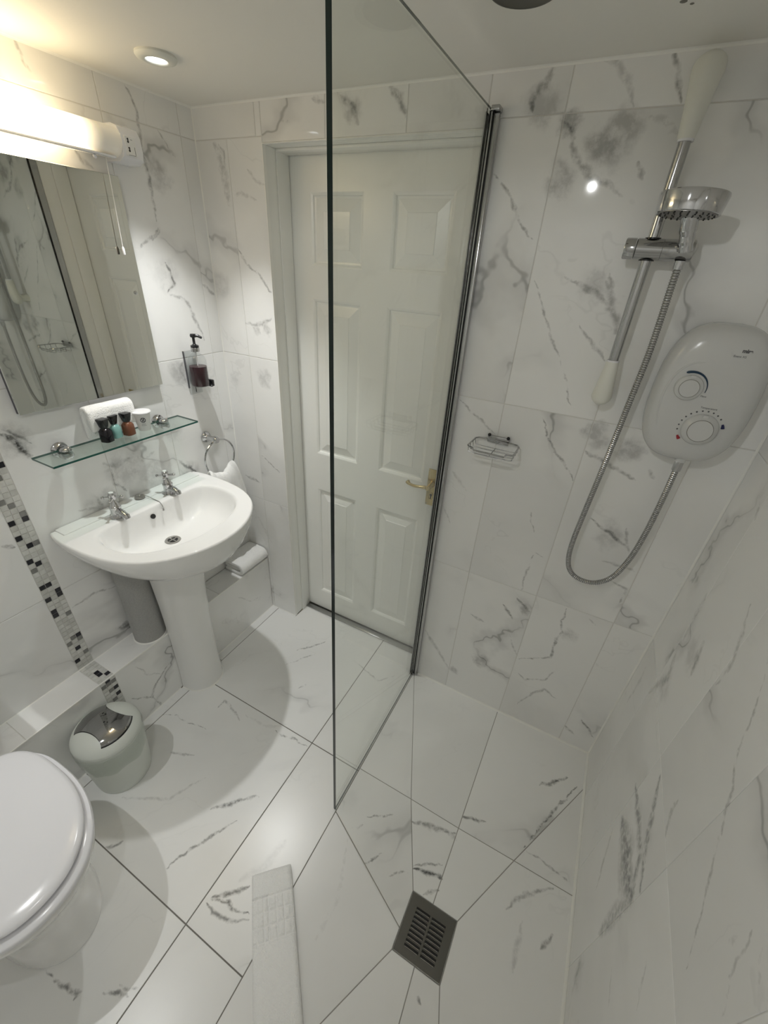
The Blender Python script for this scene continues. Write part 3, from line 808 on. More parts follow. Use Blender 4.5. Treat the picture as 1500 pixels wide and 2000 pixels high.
# ------------------------------------------------------------------ tiles
TILE_CACHE = {}
def inset(poly, d):
    n = len(poly); out = []
    for i in range(n):
        a, b, c = Vector(poly[i - 1]), Vector(poly[i]), Vector(poly[(i + 1) % n])
        e1 = (b - a).normalized(); e2 = (c - b).normalized()
        n1 = Vector((-e1.y, e1.x)); n2 = Vector((-e2.y, e2.x))
        k = 1 + n1.dot(n2)
        out.append(b + (n1 + n2) * (d / max(k, 0.15)))
    return out

def tile(parent, poly, fn, mat, gap=0.0011, t=0.0015, ch=0.0007, name='tile'):
    ar = sum(poly[i - 1][0] * poly[i][1] - poly[i][0] * poly[i - 1][1] for i in range(len(poly)))
    if ar < 0: poly = poly[::-1]
    cx = sum(q[0] for q in poly) / len(poly); cy = sum(q[1] for q in poly) / len(poly)
    loc = Vector(fn(cx, cy, 0))
    pts3 = [fn(q[0], q[1], 0) for q in poly]
    mat = stone_for(mat, [min(q[i] for q in pts3) for i in range(3)], [max(q[i] for q in pts3) for i in range(3)])
    key = (fn.__name__, mat.name, name, gap, t, tuple((round(q[0] - cx, 5), round(q[1] - cy, 5)) for q in poly))
    me = TILE_CACHE.get(key)
    if me is None:
        bm = BM()
        a = inset(poly, gap); b = inset(poly, gap + ch)
        L = lambda q, h: Vector(fn(q[0], q[1], h)) - loc
        loft(bm, [[L(q, -t) for q in a], [L(q, -ch) for q in a], [L(q, 0) for q in b]], cap0=False)
        bmesh.ops.recalc_face_normals(bm, faces=bm.faces)
        # open backs: make sure the face that shows looks outwards
        up = (Vector(fn(cx, cy, 1)) - Vector(fn(cx, cy, 0)))
        if max(bm.faces, key=lambda f: f.calc_area()).normal.dot(up) < 0:
            bmesh.ops.reverse_faces(bm, faces=bm.faces)
        me = bpy.data.meshes.new(name); bm.to_mesh(me); bm.free()
        me.materials.append(mat)
        TILE_CACHE[key] = me
    o = bpy.data.objects.new(name, me); C.objects.link(o)
    o.parent = parent; o.location = loc - wl(parent)
    return o

def rect(u0, v0, u1, v1): return [(u0, v0), (u1, v0), (u1, v1), (u0, v1)]
def fL(u, v, h): return (h, u, v)          # left wall, u = Y, v = Z
def fB(u, v, h): return (u, -h, v)         # door wall, u = X, v = Z
def fR(u, v, h): return (W - h, u, v)      # right wall
def fF(u, v, h): return (u, v, h)          # floor
def fT(u, v, h): return (u, v, ZL + h)     # ledge top
def fV(u, v, h): return (LX + h, u, v)     # ledge front
D = 0.0015

# ---- floor
bm = BM(); box(bm, (-0.1, YB - 0.1, -0.1), (W + 0.1, 0.30, -D))
floor = struct(obj('floor', bm, M['grout_f'], smooth=False))
XS, XM, XG = 0.163, 0.783, 1.004
yr = [0.118, -0.531, -1.149, -1.767, YB]
for a, b_ in zip(yr[:-1], yr[1:]):
    x0 = XS
    tile(floor, rect(x0, b_, XM, a) if a < 0.1 else [(XS, b_), (XM, b_), (XM, 0.118), (DX0 + 0.0, 0.118), (DX0, -0.001), (XS, -0.001)], fF, M['floor'], gap=0.0017)
    tile(floor, rect(XM, b_, XG, a), fF, M['floor'], gap=0.0017)
ys = [-0.001, -0.42, -1.04, -1.62, YB]
for a, b_ in zip(ys[:-1], ys[1:]):
    tile(floor, rect(LX + 0.001, b_, XS, a), fF, M['floor'], gap=0.0012)
# shower floor: cuts that fall to the drain
dx0, dx1, dy0, dy1 = 1.340, 1.488, -0.904, -0.756
G = 0.0012
bm = BM(); box(bm, (XG + 0.0005, YB, -D - 0.0004), (W, -0.0005, -D + 0.0003))
obj('shower_grout', bm, M['grout_s'], floor, smooth=False)
P1 = (1.225, -0.520); P2 = (1.411, -0.522); P3 = (1.607, -0.520); XR = W - 0.001
tile(floor, [(XG, -0.001), P1, (XG, -0.520)], fF, M['floor'], gap=G)
tile(floor, [(XG, -0.001), (1.418, -0.001), P2, P1], fF, M['floor'], gap=G)
tile(floor, [(1.418, -0.001), (XR, -0.001), (XR, -0.15), P3, P2], fF, M['floor'], gap=G)
tile(floor, [(XR, -0.15), (XR, -0.520), P3], fF, M['floor'], gap=G)
tile(floor, [(XG, -0.520), P1, (dx0, dy1), (dx0, -0.853), (XG, -0.690)], fF, M['floor'], gap=G)
tile(floor, [P1, P2, (1.408, dy1), (dx0, dy1)], fF, M['floor'], gap=G)
tile(floor, [P2, P3, (dx1, dy1), (1.408, dy1)], fF, M['floor'], gap=G)
tile(floor, [P3, (XR, -0.520), (XR, -1.40), (1.66, -1.40), (dx1, dy0), (dx1, dy1)], fF, M['floor'], gap=G)
tile(floor, [(dx1, dy0), (1.66, -1.40), (1.44, -1.40), (1.412, dy0)], fF, M['floor'], gap=G)
tile(floor, [(1.412, dy0), (1.44, -1.40), (1.10, -1.40), (dx0, dy0)], fF, M['floor'], gap=G)
tile(floor, [(XG, -0.690), (dx0, -0.853), (dx0, dy0), (1.10, -1.40), (XG, -1.40)], fF, M['floor'], gap=G)
for x0, x1 in ((XG, 1.41), (1.41, XR)):
    tile(floor, rect(x0, YB, x1, -1.40), fF, M['floor'], gap=G)

# ---- left wall
rows = [0.0, ZA, ZB_, ZC, H]
bm = BM(); box(bm, (-0.12, YB - 0.1, -0.1), (-D, 0.12, H + 0.1))
wall_left = struct(obj('wall_left', bm, M['grout'], smooth=False))
MY0, MY1 = -0.889, -0.836
cols = [-0.0005, -0.0575, -0.3135, -0.570, MY1]
cols2 = [MY0, -1.145, -1.402, -1.658, -1.914, YB]
for cs in (cols, cols2):
    for a, b_ in zip(cs[:-1], cs[1:]):
        for k in range(4):
            z0 = max(rows[k], ZL) if k == 0 else rows[k]
            tile(wall_left, rect(b_, z0, a, rows[k + 1]), fL, M['wall_l'])
# mosaic border, one piece at a time
def mosaic(parent, fn, u0, u1, v0, v1, across, seed, swap=False, dark=()):
    rnd = random.Random(seed)
    w = (u1 - u0) / across
    n = int(round((v1 - v0) / w)); h = (v1 - v0) / n
    for r in range(n):
        for c in range(across):
            v = rnd.random()
            if (r, c) in dark: mt = M['mos_k']
            elif dark: mt = M['mos_l'] if v < .5 else M['mos_w']
            else: mt = M['mos_k'] if v < .10 else M['mos_g'] if v < .16 else M['mos_l'] if v < .62 else M['mos_w']
            a0, b0 = u0 + c * w, v0 + r * h
            q = rect(a0, b0, a0 + w, b0 + h)
            if swap: q = [(y, x) for x, y in q]
            tile(parent, q, fn, mt, gap=0.0007, t=0.0015, ch=0.0005, name='mosaic_tile')
mosaic(wall_left, fL, MY0, MY1, ZL, 1.27, 3, 5)
tile(wall_left, rect(MY0, 1.27, MY1, H), fL, M['mos_w'], name='mosaic_band')

# ---- door wall
bm = BM()
box(bm, (-0.12, D, -0.1), (DX0 - 0.036, 0.20, H + 0.1))
box(bm, (DX1 + 0.012, D, -0.1), (W + 0.12, 0.20, H + 0.1))
box(bm, (DX0 - 0.036, D, DZ + 0.032), (DX1 + 0.012, 0.20, H + 0.1))
box(bm, (DX0 - 0.036, D, -0.1), (DX0 - 0.0015, 0.006, DZ + 0.032))
box(bm, (DX0 - 0.0015, D, DZ + 0.0015), (DX1, 0.006, DZ + 0.032))
wall_back = struct(obj('wall_back', bm, M['grout'], smooth=False, weld=False))
for a, b_ in ((0.0005, 0.138), (0.138, DX0)):
    for k in range(3):
        tile(wall_back, rect(a, max(rows[k], 0.001), b_, rows[k + 1]), fB, M['wall_b'])
for a, b_ in ((0.0005, 0.26), (0.26, DX0)):
    tile(wall_back, rect(a, ZC, b_, H), fB, M['wall_b'])
for a, b_ in ((DX0, 0.516), (0.516, 0.772), (0.772, 0.986)):
    tile(wall_back, rect(a, DZ + 0.001, b_, H), fB, M['wall_b'])
tile(wall_back, rect(0.986, ZC, 1.1655, H), fB, M['wall_b'])
cb = [DX1, 1.1655, 1.4218, 1.6803, W - 0.0005]
for i in range(4):
    for k in range(4):
        if i == 0 and k == 3: continue
        tile(wall_back, rect(cb[i], max(rows[k], 0.001), cb[i + 1], rows[k + 1]), fB, M['wall_b'])

# ---- right wall
bm = BM(); box(bm, (W + D, YB - 0.1, -0.1), (W + 0.12, D, H + 0.1))
wall_right = struct(obj('wall_right', bm, M['grout'], smooth=False))
cr = [-0.0005, -0.188, -0.4435, -0.694, -0.950, -1.206, -1.462, -1.718, YB]
for a, b_ in zip(cr[:-1], cr[1:]):
    for k in range(4):
        tile(wall_right, rect(b_, max(rows[k], 0.001), a, rows[k + 1]), fR, M['wall_r'], gap=0.0008)

# ---- wall behind the camera and ceiling
bm = BM(); box(bm, (-0.12, YB - 0.12, -0.1), (W + 0.12, YB, H + 0.1))
struct(obj('wall_front', bm, M['wall_b'], smooth=False))
bm = BM(); box(bm, (-0.12, YB - 0.1, H), (W + 0.12, 0.2, H + 0.1))
ceiling = struct(obj('ceiling', bm, M['ceil'], smooth=False))
bm = BM()
lathe(bm, [(0.0, 0.0), (0.006, 0.0), (0.0045, 0.0005), (0.0, 0.0006)], (1.351, -0.182, H), (0, 0, -1), 9)
lathe(bm, [(0.0, 0.0), (0.0035, 0.0), (0.003, 0.0005), (0.0, 0.0006)], (1.364, -0.171, H), (0, 0, -1), 7)
obj('stain', bm, M['stain'], ceiling)

# ---- ledge boxing in the pipes along the left wall
bm = BM(); box(bm, (0.0005, YB, -0.0005), (LX - D, -0.0015, ZL - D))
ledge = struct(obj('trim_1', bm, M['grout'], smooth=False))
ly = [-0.002, -0.42, MY1]
for a, b_ in ((-0.002, -0.33), (-0.33, MY1), (MY0, -1.122), (-1.122, -1.74), (-1.74, YB)):
    tile(ledge, rect(0.001, b_, LX, a), fT, M['ledge'])
for a, b_ in ((-0.002, MY1), (MY0, -1.30), (-1.30, YB)):
    tile(ledge, rect(b_, 0.001, a, ZL), fV, M['ledge'])
mosaic(ledge, fT, MY0, MY1, 0.002, LX, 3, 21, swap=True)
mosaic(ledge, fV, MY0, MY1, 0.02, ZL, 3, 33)
bm = BM()
box(bm, (LX - 0.003, YB, ZL - 0.004), (LX + 0.0012, -0.002, ZL + 0.0010), 0.0006, 1)
obj('edge_strip', bm, M['seal'], ledge)

# ---- sealant lines
def bead(bm, a, b, n1, n2, s):
    a, b, n1, n2 = Vector(a), Vector(b), Vector(n1), Vector(n2)
    def lp(p): return [p, p + n1 * s, p + (n1 + n2) * s * 0.38, p + n2 * s]
    loft(bm, [lp(a), lp(b)])
for i, (a, b_, n1, n2, s) in enumerate((
        ((1.022, -0.0003, 0.0002), (W, -0.0003, 0.0002), (0, -1, 0), (0, 0, 1), 0.007),
        ((W - 0.0003, 0, 0.0002), (W - 0.0003, YB, 0.0002), (-1, 0, 0), (0, 0, 1), 0.008),
        ((W - 0.0003, -0.0003, 0), (W - 0.0003, -0.0003, H), (-1, 0, 0), (0, -1, 0), 0.005),
        ((0.0003, -0.0003, ZL), (0.0003, -0.0003, H), (1, 0, 0), (0, -1, 0), 0.003),
        ((0, -0.0003, H - 0.0002), (W, -0.0003, H - 0.0002), (0, -1, 0), (0, 0, -1), 0.005),
        ((0.0003, YB, H - 0.0002), (0.0003, 0, H - 0.0002), (1, 0, 0), (0, 0, -1), 0.005),
        ((0.0003, YB, ZL + 0.0002), (0.0003, -0.61, ZL + 0.0002), (1, 0, 0), (0, 0, 1), 0.003),
        ((LX + 0.0003, YB, 0.0002), (LX + 0.0003, -0.62, 0.0002), (1, 0, 0), (0, 0, 1), 0.004),
        ((LX + 0.0003, -0.44, 0.0002), (LX + 0.0003, -0.001, 0.0002), (1, 0, 0), (0, 0, 1), 0.004),
        ((LX, -0.0003, 0.0002), (DX0, -0.0003, 0.0002), (0, -1, 0), (0, 0, 1), 0.003))):
    bm = BM(); bead(bm, a, b_, n1, n2, s)
    struct(obj('trim_%d' % (i + 2), bm, M['seal'], smooth=False))

# ------------------------------------------------------------------ door_1
door = bpy.data.objects.new('door_1', None); C.objects.link(door); struct(door)
door.location = (0.64, DY, 0)
bm = BM()
def lining(bm, x_face, x_out, x_stop):   # jamb section, upright
    s = 1 if x_stop > x_face else -1
    lo, hi = sorted((x_out, x_face)); box(bm, (lo, 0.0062, 0.0), (hi, 0.165, DZ), 0.001, 1)
    lo, hi = sorted((x_face, x_stop)); box(bm, (lo, 0.060, 0.0), (hi, DY - 0.003, DZ - 0.001), 0.002, 2)
lining(bm, DX0 - 0.0018, DX0 - 0.034, DX0 + 0.004)
obj('jamb', bm, M['door'], door)
bm = BM(); lining(bm, DX1 + 0.0, DX1 + 0.010, DX1 - 0.010)
obj('jamb', bm, M['door'], door)
bm = BM()
box(bm, (DX0 - 0.034, 0.0062, DZ), (DX1 + 0.010, 0.165, DZ + 0.030), 0.001, 1)
box(bm, (DX0, 0.060, DZ - 0.008), (DX1 - 0.0, DY - 0.003, DZ), 0.002, 2)
obj('head', bm, M['door'], door)
bm = BM()   # thin trim where tiles meet the lining
box(bm, (DX0 - 0.0012, -0.0012, 0.001), (DX0 + 0.0012, 0.012, DZ), 0.0004, 1)
box(bm, (DX0 - 0.0012, -0.0012, DZ - 0.0012), (DX1, 0.012, DZ + 0.0012), 0.0004, 1)
obj('tile_trim', bm, M['seal'], door)
# leaf: front skin with six openings
LX0, LX1, LZ0, LZ1 = 0.266, 1.006, 0.010, 1.985
PX = [(0.366, 0.577), (0.680, 0.885)]
PZ = [(0.133, 0.766), (0.947, 1.570), (1.675, 1.889)]
xs = [LX0, PX[0][0], PX[0][1], PX[1][0], PX[1][1], LX1]
zs = [LZ0, PZ[0][0], PZ[0][1], PZ[1][0], PZ[1][1], PZ[2][0], PZ[2][1], LZ1]
bm = BM()
gv = {(i, k): bm.verts.new((x, DY, z)) for i, x in enumerate(xs) for k, z in enumerate(zs)}
for i in range(5):
    for k in range(7):
        if i in (1, 3) and k in (1, 3, 5): continue
        bm.faces.new((gv[i, k], gv[i + 1, k], gv[i + 1, k + 1], gv[i, k + 1]))
box(bm, (LX0, DY + 0.014, LZ0), (LX1, DY + 0.040, LZ1))
for a, b_ in (((LX0, LZ0), (LX1, LZ0)), ((LX1, LZ0), (LX1, LZ1)), ((LX1, LZ1), (LX0, LZ1)), ((LX0, LZ1), (LX0, LZ0))):
    q = [bm.verts.new((a[0], DY, a[1])), bm.verts.new((b_[0], DY, b_[1])), bm.verts.new((b_[0], DY + .014, b_[1])), bm.verts.new((a[0], DY + .014, a[1]))]
    bm.faces.new(q)
leaf = obj('door_leaf', bm, M['door'], door, smooth=False)
for (x0, x1) in PX:
    for (z0, z1) in PZ:
        bm = BM()
        def rl(d, y): return [(x0 + d, DY + y, z0 + d), (x1 - d, DY + y, z0 + d), (x1 - d, DY + y, z1 - d), (x0 + d, DY + y, z1 - d)]
        loft(bm, [rl(0, 0), rl(0.003, 0.001), rl(0.009, 0.0045), rl(0.011, 0.0105), rl(0.017, 0.0115), rl(0.019, 0.0108), rl(0.052, 0.0022), rl(0.0535, 0.0005)], cap0=False)
        obj('panel', bm, M['door'], door, smooth=False)
hd = bpy.data.objects.new('handle', None); C.objects.link(hd); hd.parent = door
hd.location = Vector((0.9285, DY, 0.94)) - wl(door)
bm = BM(); box(bm, (0.9075, DY - 0.005, 0.857), (0.9495, DY, 1.017), 0.0015, 2)
obj('backplate', bm, M['brass'], hd)
bm = BM(); lathe(bm, [(0.0, 0), (0.013, 0), (0.0125, 0.012), (0.010, 0.016), (0.010, 0.045), (0.0105, 0.052), (0.007, 0.057), (0, 0.058)], (0.929, DY - 0.005, 0.957), (0, -1, 0), 20)
tube(bm, catmull([(0.929, DY - 0.050, 0.957), (0.905, DY - 0.052, 0.955), (0.875, DY - 0.054, 0.952), (0.852, DY - 0.054, 0.955), (0.838, DY - 0.050, 0.963)], 5),
     [0.0075] * 6 + [0.0062] * 6 + [0.0058] * 4 + [0.0075, 0.0085, 0.0092, 0.0092, 0.006], 12)
obj('lever', bm, M['brass'], hd)
bm = BM()
lathe(bm, [(0, 0), (0.0055, 0), (0.0055, 0.0008), (0, 0.0009)], (0.929, DY - 0.0052, 0.905), (0, -1, 0), 14)
box(bm, (0.9265, DY - 0.0061, 0.888), (0.9315, DY - 0.0052, 0.905))
obj('keyhole', bm, M['dark'], hd)
bm = BM()
tube(bm, [(0.929 + 0.010 * math.cos(a), DY - 0.0055, 0.900 + 0.016 * math.sin(a)) for a in [2 * PI * i / 20 for i in range(20)]], 0.0014, 6, True)
obj('escutcheon', bm, M['brass'], hd)
for x in (0.912, 0.945):
    for z in (0.863, 1.011):
        bm = BM(); lathe(bm, [(0, 0), (0.0028, 0), (0.0025, 0.001), (0, 0.0013)], (x, DY - 0.005, z), (0, -1, 0), 10)
        obj('screw', bm, M['steel'], hd)
# threshold strip
bm = BM(); box(bm, (DX0, 0.090, 0.0), (DX1, DY - 0.003, 0.006), 0.002, 2)
struct(obj('trim_12', bm, M['alu']))

# ------------------------------------------------------------------ ceiling lights
def downlight(x, y, lit, label):
    t = thing('downlight', label, 'ceiling light', (x, y, H))
    bm = BM(); lathe(bm, [(0.022, -0.0002), (0.046, -0.0002), (0.0468, 0.004), (0.044, 0.008), (0.036, 0.0105), (0.027, 0.011), (0.024, 0.009), (0.022, 0.004)], (x, y, H), (0, 0, -1), 40)
    obj('bezel', bm, M['matt'], t)
    if lit:
        bm = BM(); rb = 0.0215 if y > -1 else 0.011
        lathe(bm, [(0, -0.0001), (rb, -0.0001), (rb, 0.004), (rb * 0.8, 0.0062), (0.0, 0.0066)], (x, y, H), (0, 0, -1), 24)
        obj('bulb', bm, M['bulb'], t)
    else:
        bm = BM(); lathe(bm, [(0, -0.0001), (0.0257, -0.0001), (0.0257, 0.002), (0, 0.002)], (x, y, H), (0, 0, -1), 24)
        obj('dark_core', bm, M['dark'], t)
    return t
downlight(0.25, -0.315, True, 'lit white recessed ceiling spotlight above the wash basin')
t = thing('extractor_fan', 'round dark-throated ceiling fitting over the shower, cut by the top edge', 'ceiling fan', (1.12, -0.31, H))
bm = BM(); lathe(bm, [(0.049, -0.0002), (0.0555, -0.0002), (0.057, 0.003), (0.0555, 0.006), (0.052, 0.0068), (0.049, 0.006)], (1.12, -0.31, H), (0, 0, -1), 40)
obj('rim', bm, M['plate'], t)
bm = BM(); lathe(bm, [(0, -0.0001), (0.0488, -0.0001), (0.0488, 0.0055), (0, 0.0055)], (1.12, -0.31, H), (0, 0, -1), 30)
obj('throat', bm, M['dark'], t)
downlight(1.10, -1.41, True, 'lit recessed ceiling spotlight above the middle of the floor, behind the viewer')
downlight(0.25, -1.41, True, 'lit recessed ceiling spotlight above the toilet, behind the viewer')
for i, (x, y, wts, cone, blend) in enumerate(SPOTS):
    ld = bpy.data.lights.new('spot_lamp', 'SPOT')
    ld.energy = wts; ld.color = SPOT_COLOR
    ld.spot_size = math.radians(cone); ld.spot_blend = blend
    ld.shadow_soft_size = 0.016 if y > -1 else 0.010
    lo = bpy.data.objects.new('spot_lamp', ld); C.objects.link(lo)
    lo.location = (x, y, H - 0.014)

# ------------------------------------------------------------------ mirror and lamp over it
t = thing('wall_mirror', 'rectangular frameless mirror screwed to the tiles above the glass shelf', 'mirror', (0, -0.541, 1.28))
bm = BM(); box(bm, (0.0155, -0.766, 1.280), (0.020, -0.317, 1.868), 0.0012, 1)
obj('glass_plate', bm, M['mirror'], t, smooth=False)
bm = BM(); box(bm, (0.0005, -0.764, 1.2815), (0.0154, -0.319, 1.866))
obj('backing', bm, M['ink'], t, smooth=False)
for y in (-0.739, -0.344):
    bm = BM(); lathe(bm, [(0, 0), (0.0058, 0), (0.0052, 0.002), (0.003, 0.0034), (0, 0.0038)], (0.020, y, 1.572), (1, 0, 0), 14)
    obj('mirror_screw', bm, M['chrome'], t)

t = thing('shaver_light', 'white strip lamp with shaver socket glowing warm above the mirror', 'wall light', (0, -0.54, 1.90))
bm = BM(); box(bm, (0.0005, -0.815, 1.915), (0.014, -0.326, 1.968), 0.003, 2)
obj('body', bm, M['plastic'], t)
m, nt, b = mat_new('lamp_diffuser')
b.inputs['Base Color'].default_value = (0.85, 0.83, 0.78, 1); b.inputs['Roughness'].default_value = 0.35
g = nt.nodes.new('ShaderNodeNewGeometry'); sp = nt.nodes.new('ShaderNodeSeparateXYZ'); mr = nt.nodes.new('ShaderNodeMapRange')
mr.interpolation_type = 'SMOOTHSTEP'
nt.links.new(g.outputs['Position'], sp.inputs[0]); nt.links.new(sp.outputs['Y'], mr.inputs['Value'])
for k, v in zip(('From Min', 'From Max', 'To Min', 'To Max'), (-0.56, -0.375, SHAVER_GLOW, 0.08)): mr.inputs[k].default_value = v
b.inputs['Emission Color'].default_value = (1.0, 0.80, 0.50, 1)
nt.links.new(mr.outputs['Result'], b.inputs['Emission Strength'])
bm = BM()
sec = [(0.0150, 1.906)] + [(0.045 + 0.040 * math.sin(PI * i / 12), 1.939 - 0.034 * math.cos(PI * i / 12)) for i in range(13)] + [(0.0150, 1.972)]
loft(bm, [[(x, y, z) for x, z in sec] for y in (-0.795, -0.330)])
obj('diffuser', bm, m, t)
bm = BM(); box(bm, (0.056, -0.80, 1.9005), (0.070, -0.345, 1.9060), 0.0012, 1)
obj('lower_strip', bm, M['plastic'], t)
bm = BM(); ball(bm, (0.060, -0.400, 1.896), 0.005); tube(bm, [(0.060, -0.400, 1.904), (0.060, -0.400, 1.896)], 0.0018, 8)
obj('pull_switch', bm, M['plastic'], t)
bm = BM(); tube(bm, [(0.034, -0.352, 1.906), (0.034, -0.362, 1.694)], 0.0011, 6)
obj('pull_cord', bm, M['paper'], t)
bm = BM(); lathe(bm, [(0, 0), (0.0036, 0.001), (0.0042, 0.006), (0.0040, 0.016), (0.0022, 0.021), (0, 0.022)], (0.034, -0.362, 1.674), (0, 0, 1), 12)
obj('pull_weight', bm, M['plastic'], t)
bm = BM()
loft(bm, [[(x, y, z) for x, z in s_] for y, s_ in [(yy, [(0.0005, 1.898), (0.060 * k, 1.898), (0.080 * k, 1.908), (0.084 * k, 1.925), (0.082 * k, 1.955), (0.072 * k, 1.972), (0.050 * k, 1.979), (0.0005, 1.979)])
      for yy, k in ((-0.3297, 1.0), (-0.285, 1.0), (-0.268, 0.94), (-0.258, 0.80), (-0.2545, 0.6))]])
sock = obj('socket_unit', bm, M['plastic'], t, angle=30)
bm = BM(); box(bm, (0.080, -0.3215, 1.9115), (0.0848, -0.2905, 1.9535), 0.0008, 1)
pl = obj('socket_plate', bm, M['paper'], t)
def socket_pins(z):
    bm = BM()
    for dy, dz, r in ((0, 0.003, 0.0024), (0, -0.003, 0.0026)):
        lathe(bm, [(0, 0), (r, 0), (r, 0.0006), (0, 0.0006)], (0.0848, -0.3125 + dy, z + dz), (1, 0, 0), 10)
    bm2 = bm
    box(bm2, (0.0848, -0.3135, z - 0.003), (0.0853, -0.3105, z + 0.003))
    obj('socket_hole', bm2, M['dark'], pl)
socket_pins(1.944); socket_pins(1.925)
bm = BM(); box(bm, (0.0848, -0.2965, 1.914), (0.0851, -0.2955, 1.932)); box(bm, (0.0848, -0.3165, 1.9125), (0.0851, -0.296, 1.9133))
obj('marking_line', bm, M['ink'], pl)
text('socket_lettering', '~', 0.010, M['ink'], pl, (0.0848, -0.305, 1.944), (0, 1, 0), (0, 0, 1))

# ------------------------------------------------------------------ glass shelf and what stands on it
SZ = 1.157
t = thing('glass_shelf', 'narrow green-edged glass shelf on two chrome brackets below the mirror', 'shelf', (0, -0.53, SZ))
bm = BM()
lo, hi = (0.016, -0.778, SZ - 0.006), (0.126, -0.282, SZ)
box(bm, lo, hi)
for f in bm.faces: f.material_index = 0 if abs(f.normal.z) > 0.5 else 1
bm.normal_update()
for f in bm.faces: f.material_index = 0 if abs(f.normal.z) > 0.5 else 1
obj('pane', bm, [M['shelfg'], M['sedge']], t, smooth=False)
for y in (-0.695, -0.357):
    bm = BM()
    lathe(bm, [(0, 0), (0.024, 0), (0.024, 0.004), (0.018, 0.008), (0.015, 0.014), (0, 0.014)], (0.0005, y, SZ - 0.006), (1, 0, 0), 24)
    lathe(bm, [(0, 0), (0.016, 0), (0.0185, 0.006), (0.0185, 0.013), (0.016, 0.0165), (0.0, 0.0185)], (0.036, y, SZ - 0.0063), (0, 0, -1), 24)
    lathe(bm, [(0, 0), (0.0165, 0), (0.0160, 0.004), (0.012, 0.008), (0.006, 0.0095), (0, 0.010)], (0.036, y, SZ + 0.0003), (0, 0, 1), 24)
    br = obj('bracket', bm, M['chrome'], t)
    bm = BM(); ball(bm, (0.048, y + 0.004, SZ + 0.0085), 0.0055); lathe(bm, [(0, 0), (0.004, 0), (0.004, 0.006), (0, 0.006)], (0.048, y + 0.004, SZ + 0.0015), (0, 0, 1), 10)
    obj('clamp_screw', bm, M['chrome'], br)

def sq(h, z, n=5.0, seg=28):
    out = []
    for i in range(seg):
        a = 2 * PI * i / seg
        c, s = math.cos(a), math.sin(a)
        out.append((h * math.copysign(abs(c) ** (2 / n), c), h * math.copysign(abs(s) ** (2 / n), s), z))
    return out
def bottle(liq):
    t = thing('toiletry_bottle', 'x', 'bottle', (0, 0, 0), 'small toiletry bottles on the glass shelf')
    bm = BM(); loft(bm, [sq(0.0125, 0.0003, 3.2), sq(0.0160, 0.002, 3.6), sq(0.0166, 0.020, 3.4), sq(0.0160, 0.036, 3.0), sq(0.0128, 0.0415, 2.4), sq(0.009, 0.0445, 2.1), sq(0.0085, 0.047, 2)])
    obj('body', bm, liq, t)
    bm = BM(); loft(bm, [sq(0.0098, 0.0472, 3), sq(0.0105, 0.050, 4), sq(0.0125, 0.064, 6), sq(0.0140, 0.073, 7), sq(0.0138, 0.0745, 7), sq(0.0120, 0.075, 7)])
    obj('cap', bm, M['black'], t, angle=25)
    return t
for x, y, rz, mt, lb in ((0.066, -0.583, 0.30, 'bot_k', 'black toiletry bottle with flared black cap, leftmost on the glass shelf'),
                         (0.054, -0.546, 0.25, 'bot_t', 'pale teal toiletry bottle with black cap between the black and brown ones'),
                         (0.064, -0.507, 0.22, 'bot_b', 'reddish brown toiletry bottle with black cap beside the white cup')):
    t = bottle(M[mt]); t['label'] = lb
    t.location = (x, y, SZ); t.rotation_euler = (0, 0, rz)
t = thing('paper_cup', 'small white lidded cup with dark round emblem on the glass shelf', 'cup', (0.058, -0.447, SZ))
bm = BM(); lathe(bm, [(0, 0.0003), (0.0185, 0.0003), (0.0192, 0.002), (0.0262, 0.060), (0.0255, 0.061), (0.0, 0.061)], (0.058, -0.447, SZ), (0, 0, 1), 32)
obj('cup_body', bm, M['paper'], t)
bm = BM(); lathe(bm, [(0, 0.0612), (0.0295, 0.0612), (0.0300, 0.0630), (0.0285, 0.0655), (0, 0.0660)], (0.058, -0.447, SZ), (0, 0, 1), 32)
obj('cup_lid', bm, M['plastic'], t)
def cup_pt(a, z, e=0.0006):   # point on the cup side
    r = 0.0192 + (0.0262 - 0.0192) * (z - 0.002) / 0.058 + e
    return (0.058 + r * math.cos(a), -0.447 + r * math.sin(a), SZ + z)
bm = BM(); a0 = math.radians(-32)
tube(bm, [cup_pt(a0 + 0.30 * math.cos(q), 0.040 + 0.0078 * math.sin(q)) for q in [2 * PI * i / 24 for i in range(24)]], 0.0011, 6, True)
tube(bm, [cup_pt(a0 + 0.15, 0.0455), cup_pt(a0 + 0.02, 0.041), cup_pt(a0 - 0.10, 0.036)], 0.0016, 6)
tube(bm, [cup_pt(a0 + 0.15, 0.0375), cup_pt(a0 + 0.04, 0.036)], 0.0012, 6)
tube(bm, [cup_pt(a0 - 0.16, 0.043), cup_pt(a0 - 0.06, 0.045)], 0.0012, 6)
obj('emblem', bm, M['ink'], t)
bm = BM()
for z, wv in ((0.026, 0.25), (0.021, 0.34)):
    tube(bm, [cup_pt(a0 + wv * k, z, 0.0003) for k in (-1, -0.33, 0.33, 1)], 0.0005, 5)
obj('emblem_caption', bm, M['stain'], t)
bm = BM()
path = [(0.020, SZ + 0.010), (0.020, SZ + 0.05), (0.021, SZ + 0.085)] + [(0.036 - 0.015 * math.cos(PI * i / 8), SZ + 0.090 + 0.013 * math.sin(PI * i / 8)) for i in range(9)] + [(0.0525, SZ + 0.07), (0.0545, SZ + 0.04)]
path = [(x - 0.006, z) for x, z in path]
ribbon(bm, path, 0.0165, lambda x, z, s: (x, s, z), -0.612, -0.462, 14, 0.003)
ft = obj('face_towel', bm, M['towel'], None, angle=80)
tag(ft, 'white folded face towel standing behind the little bottles on the shelf', 'towel')

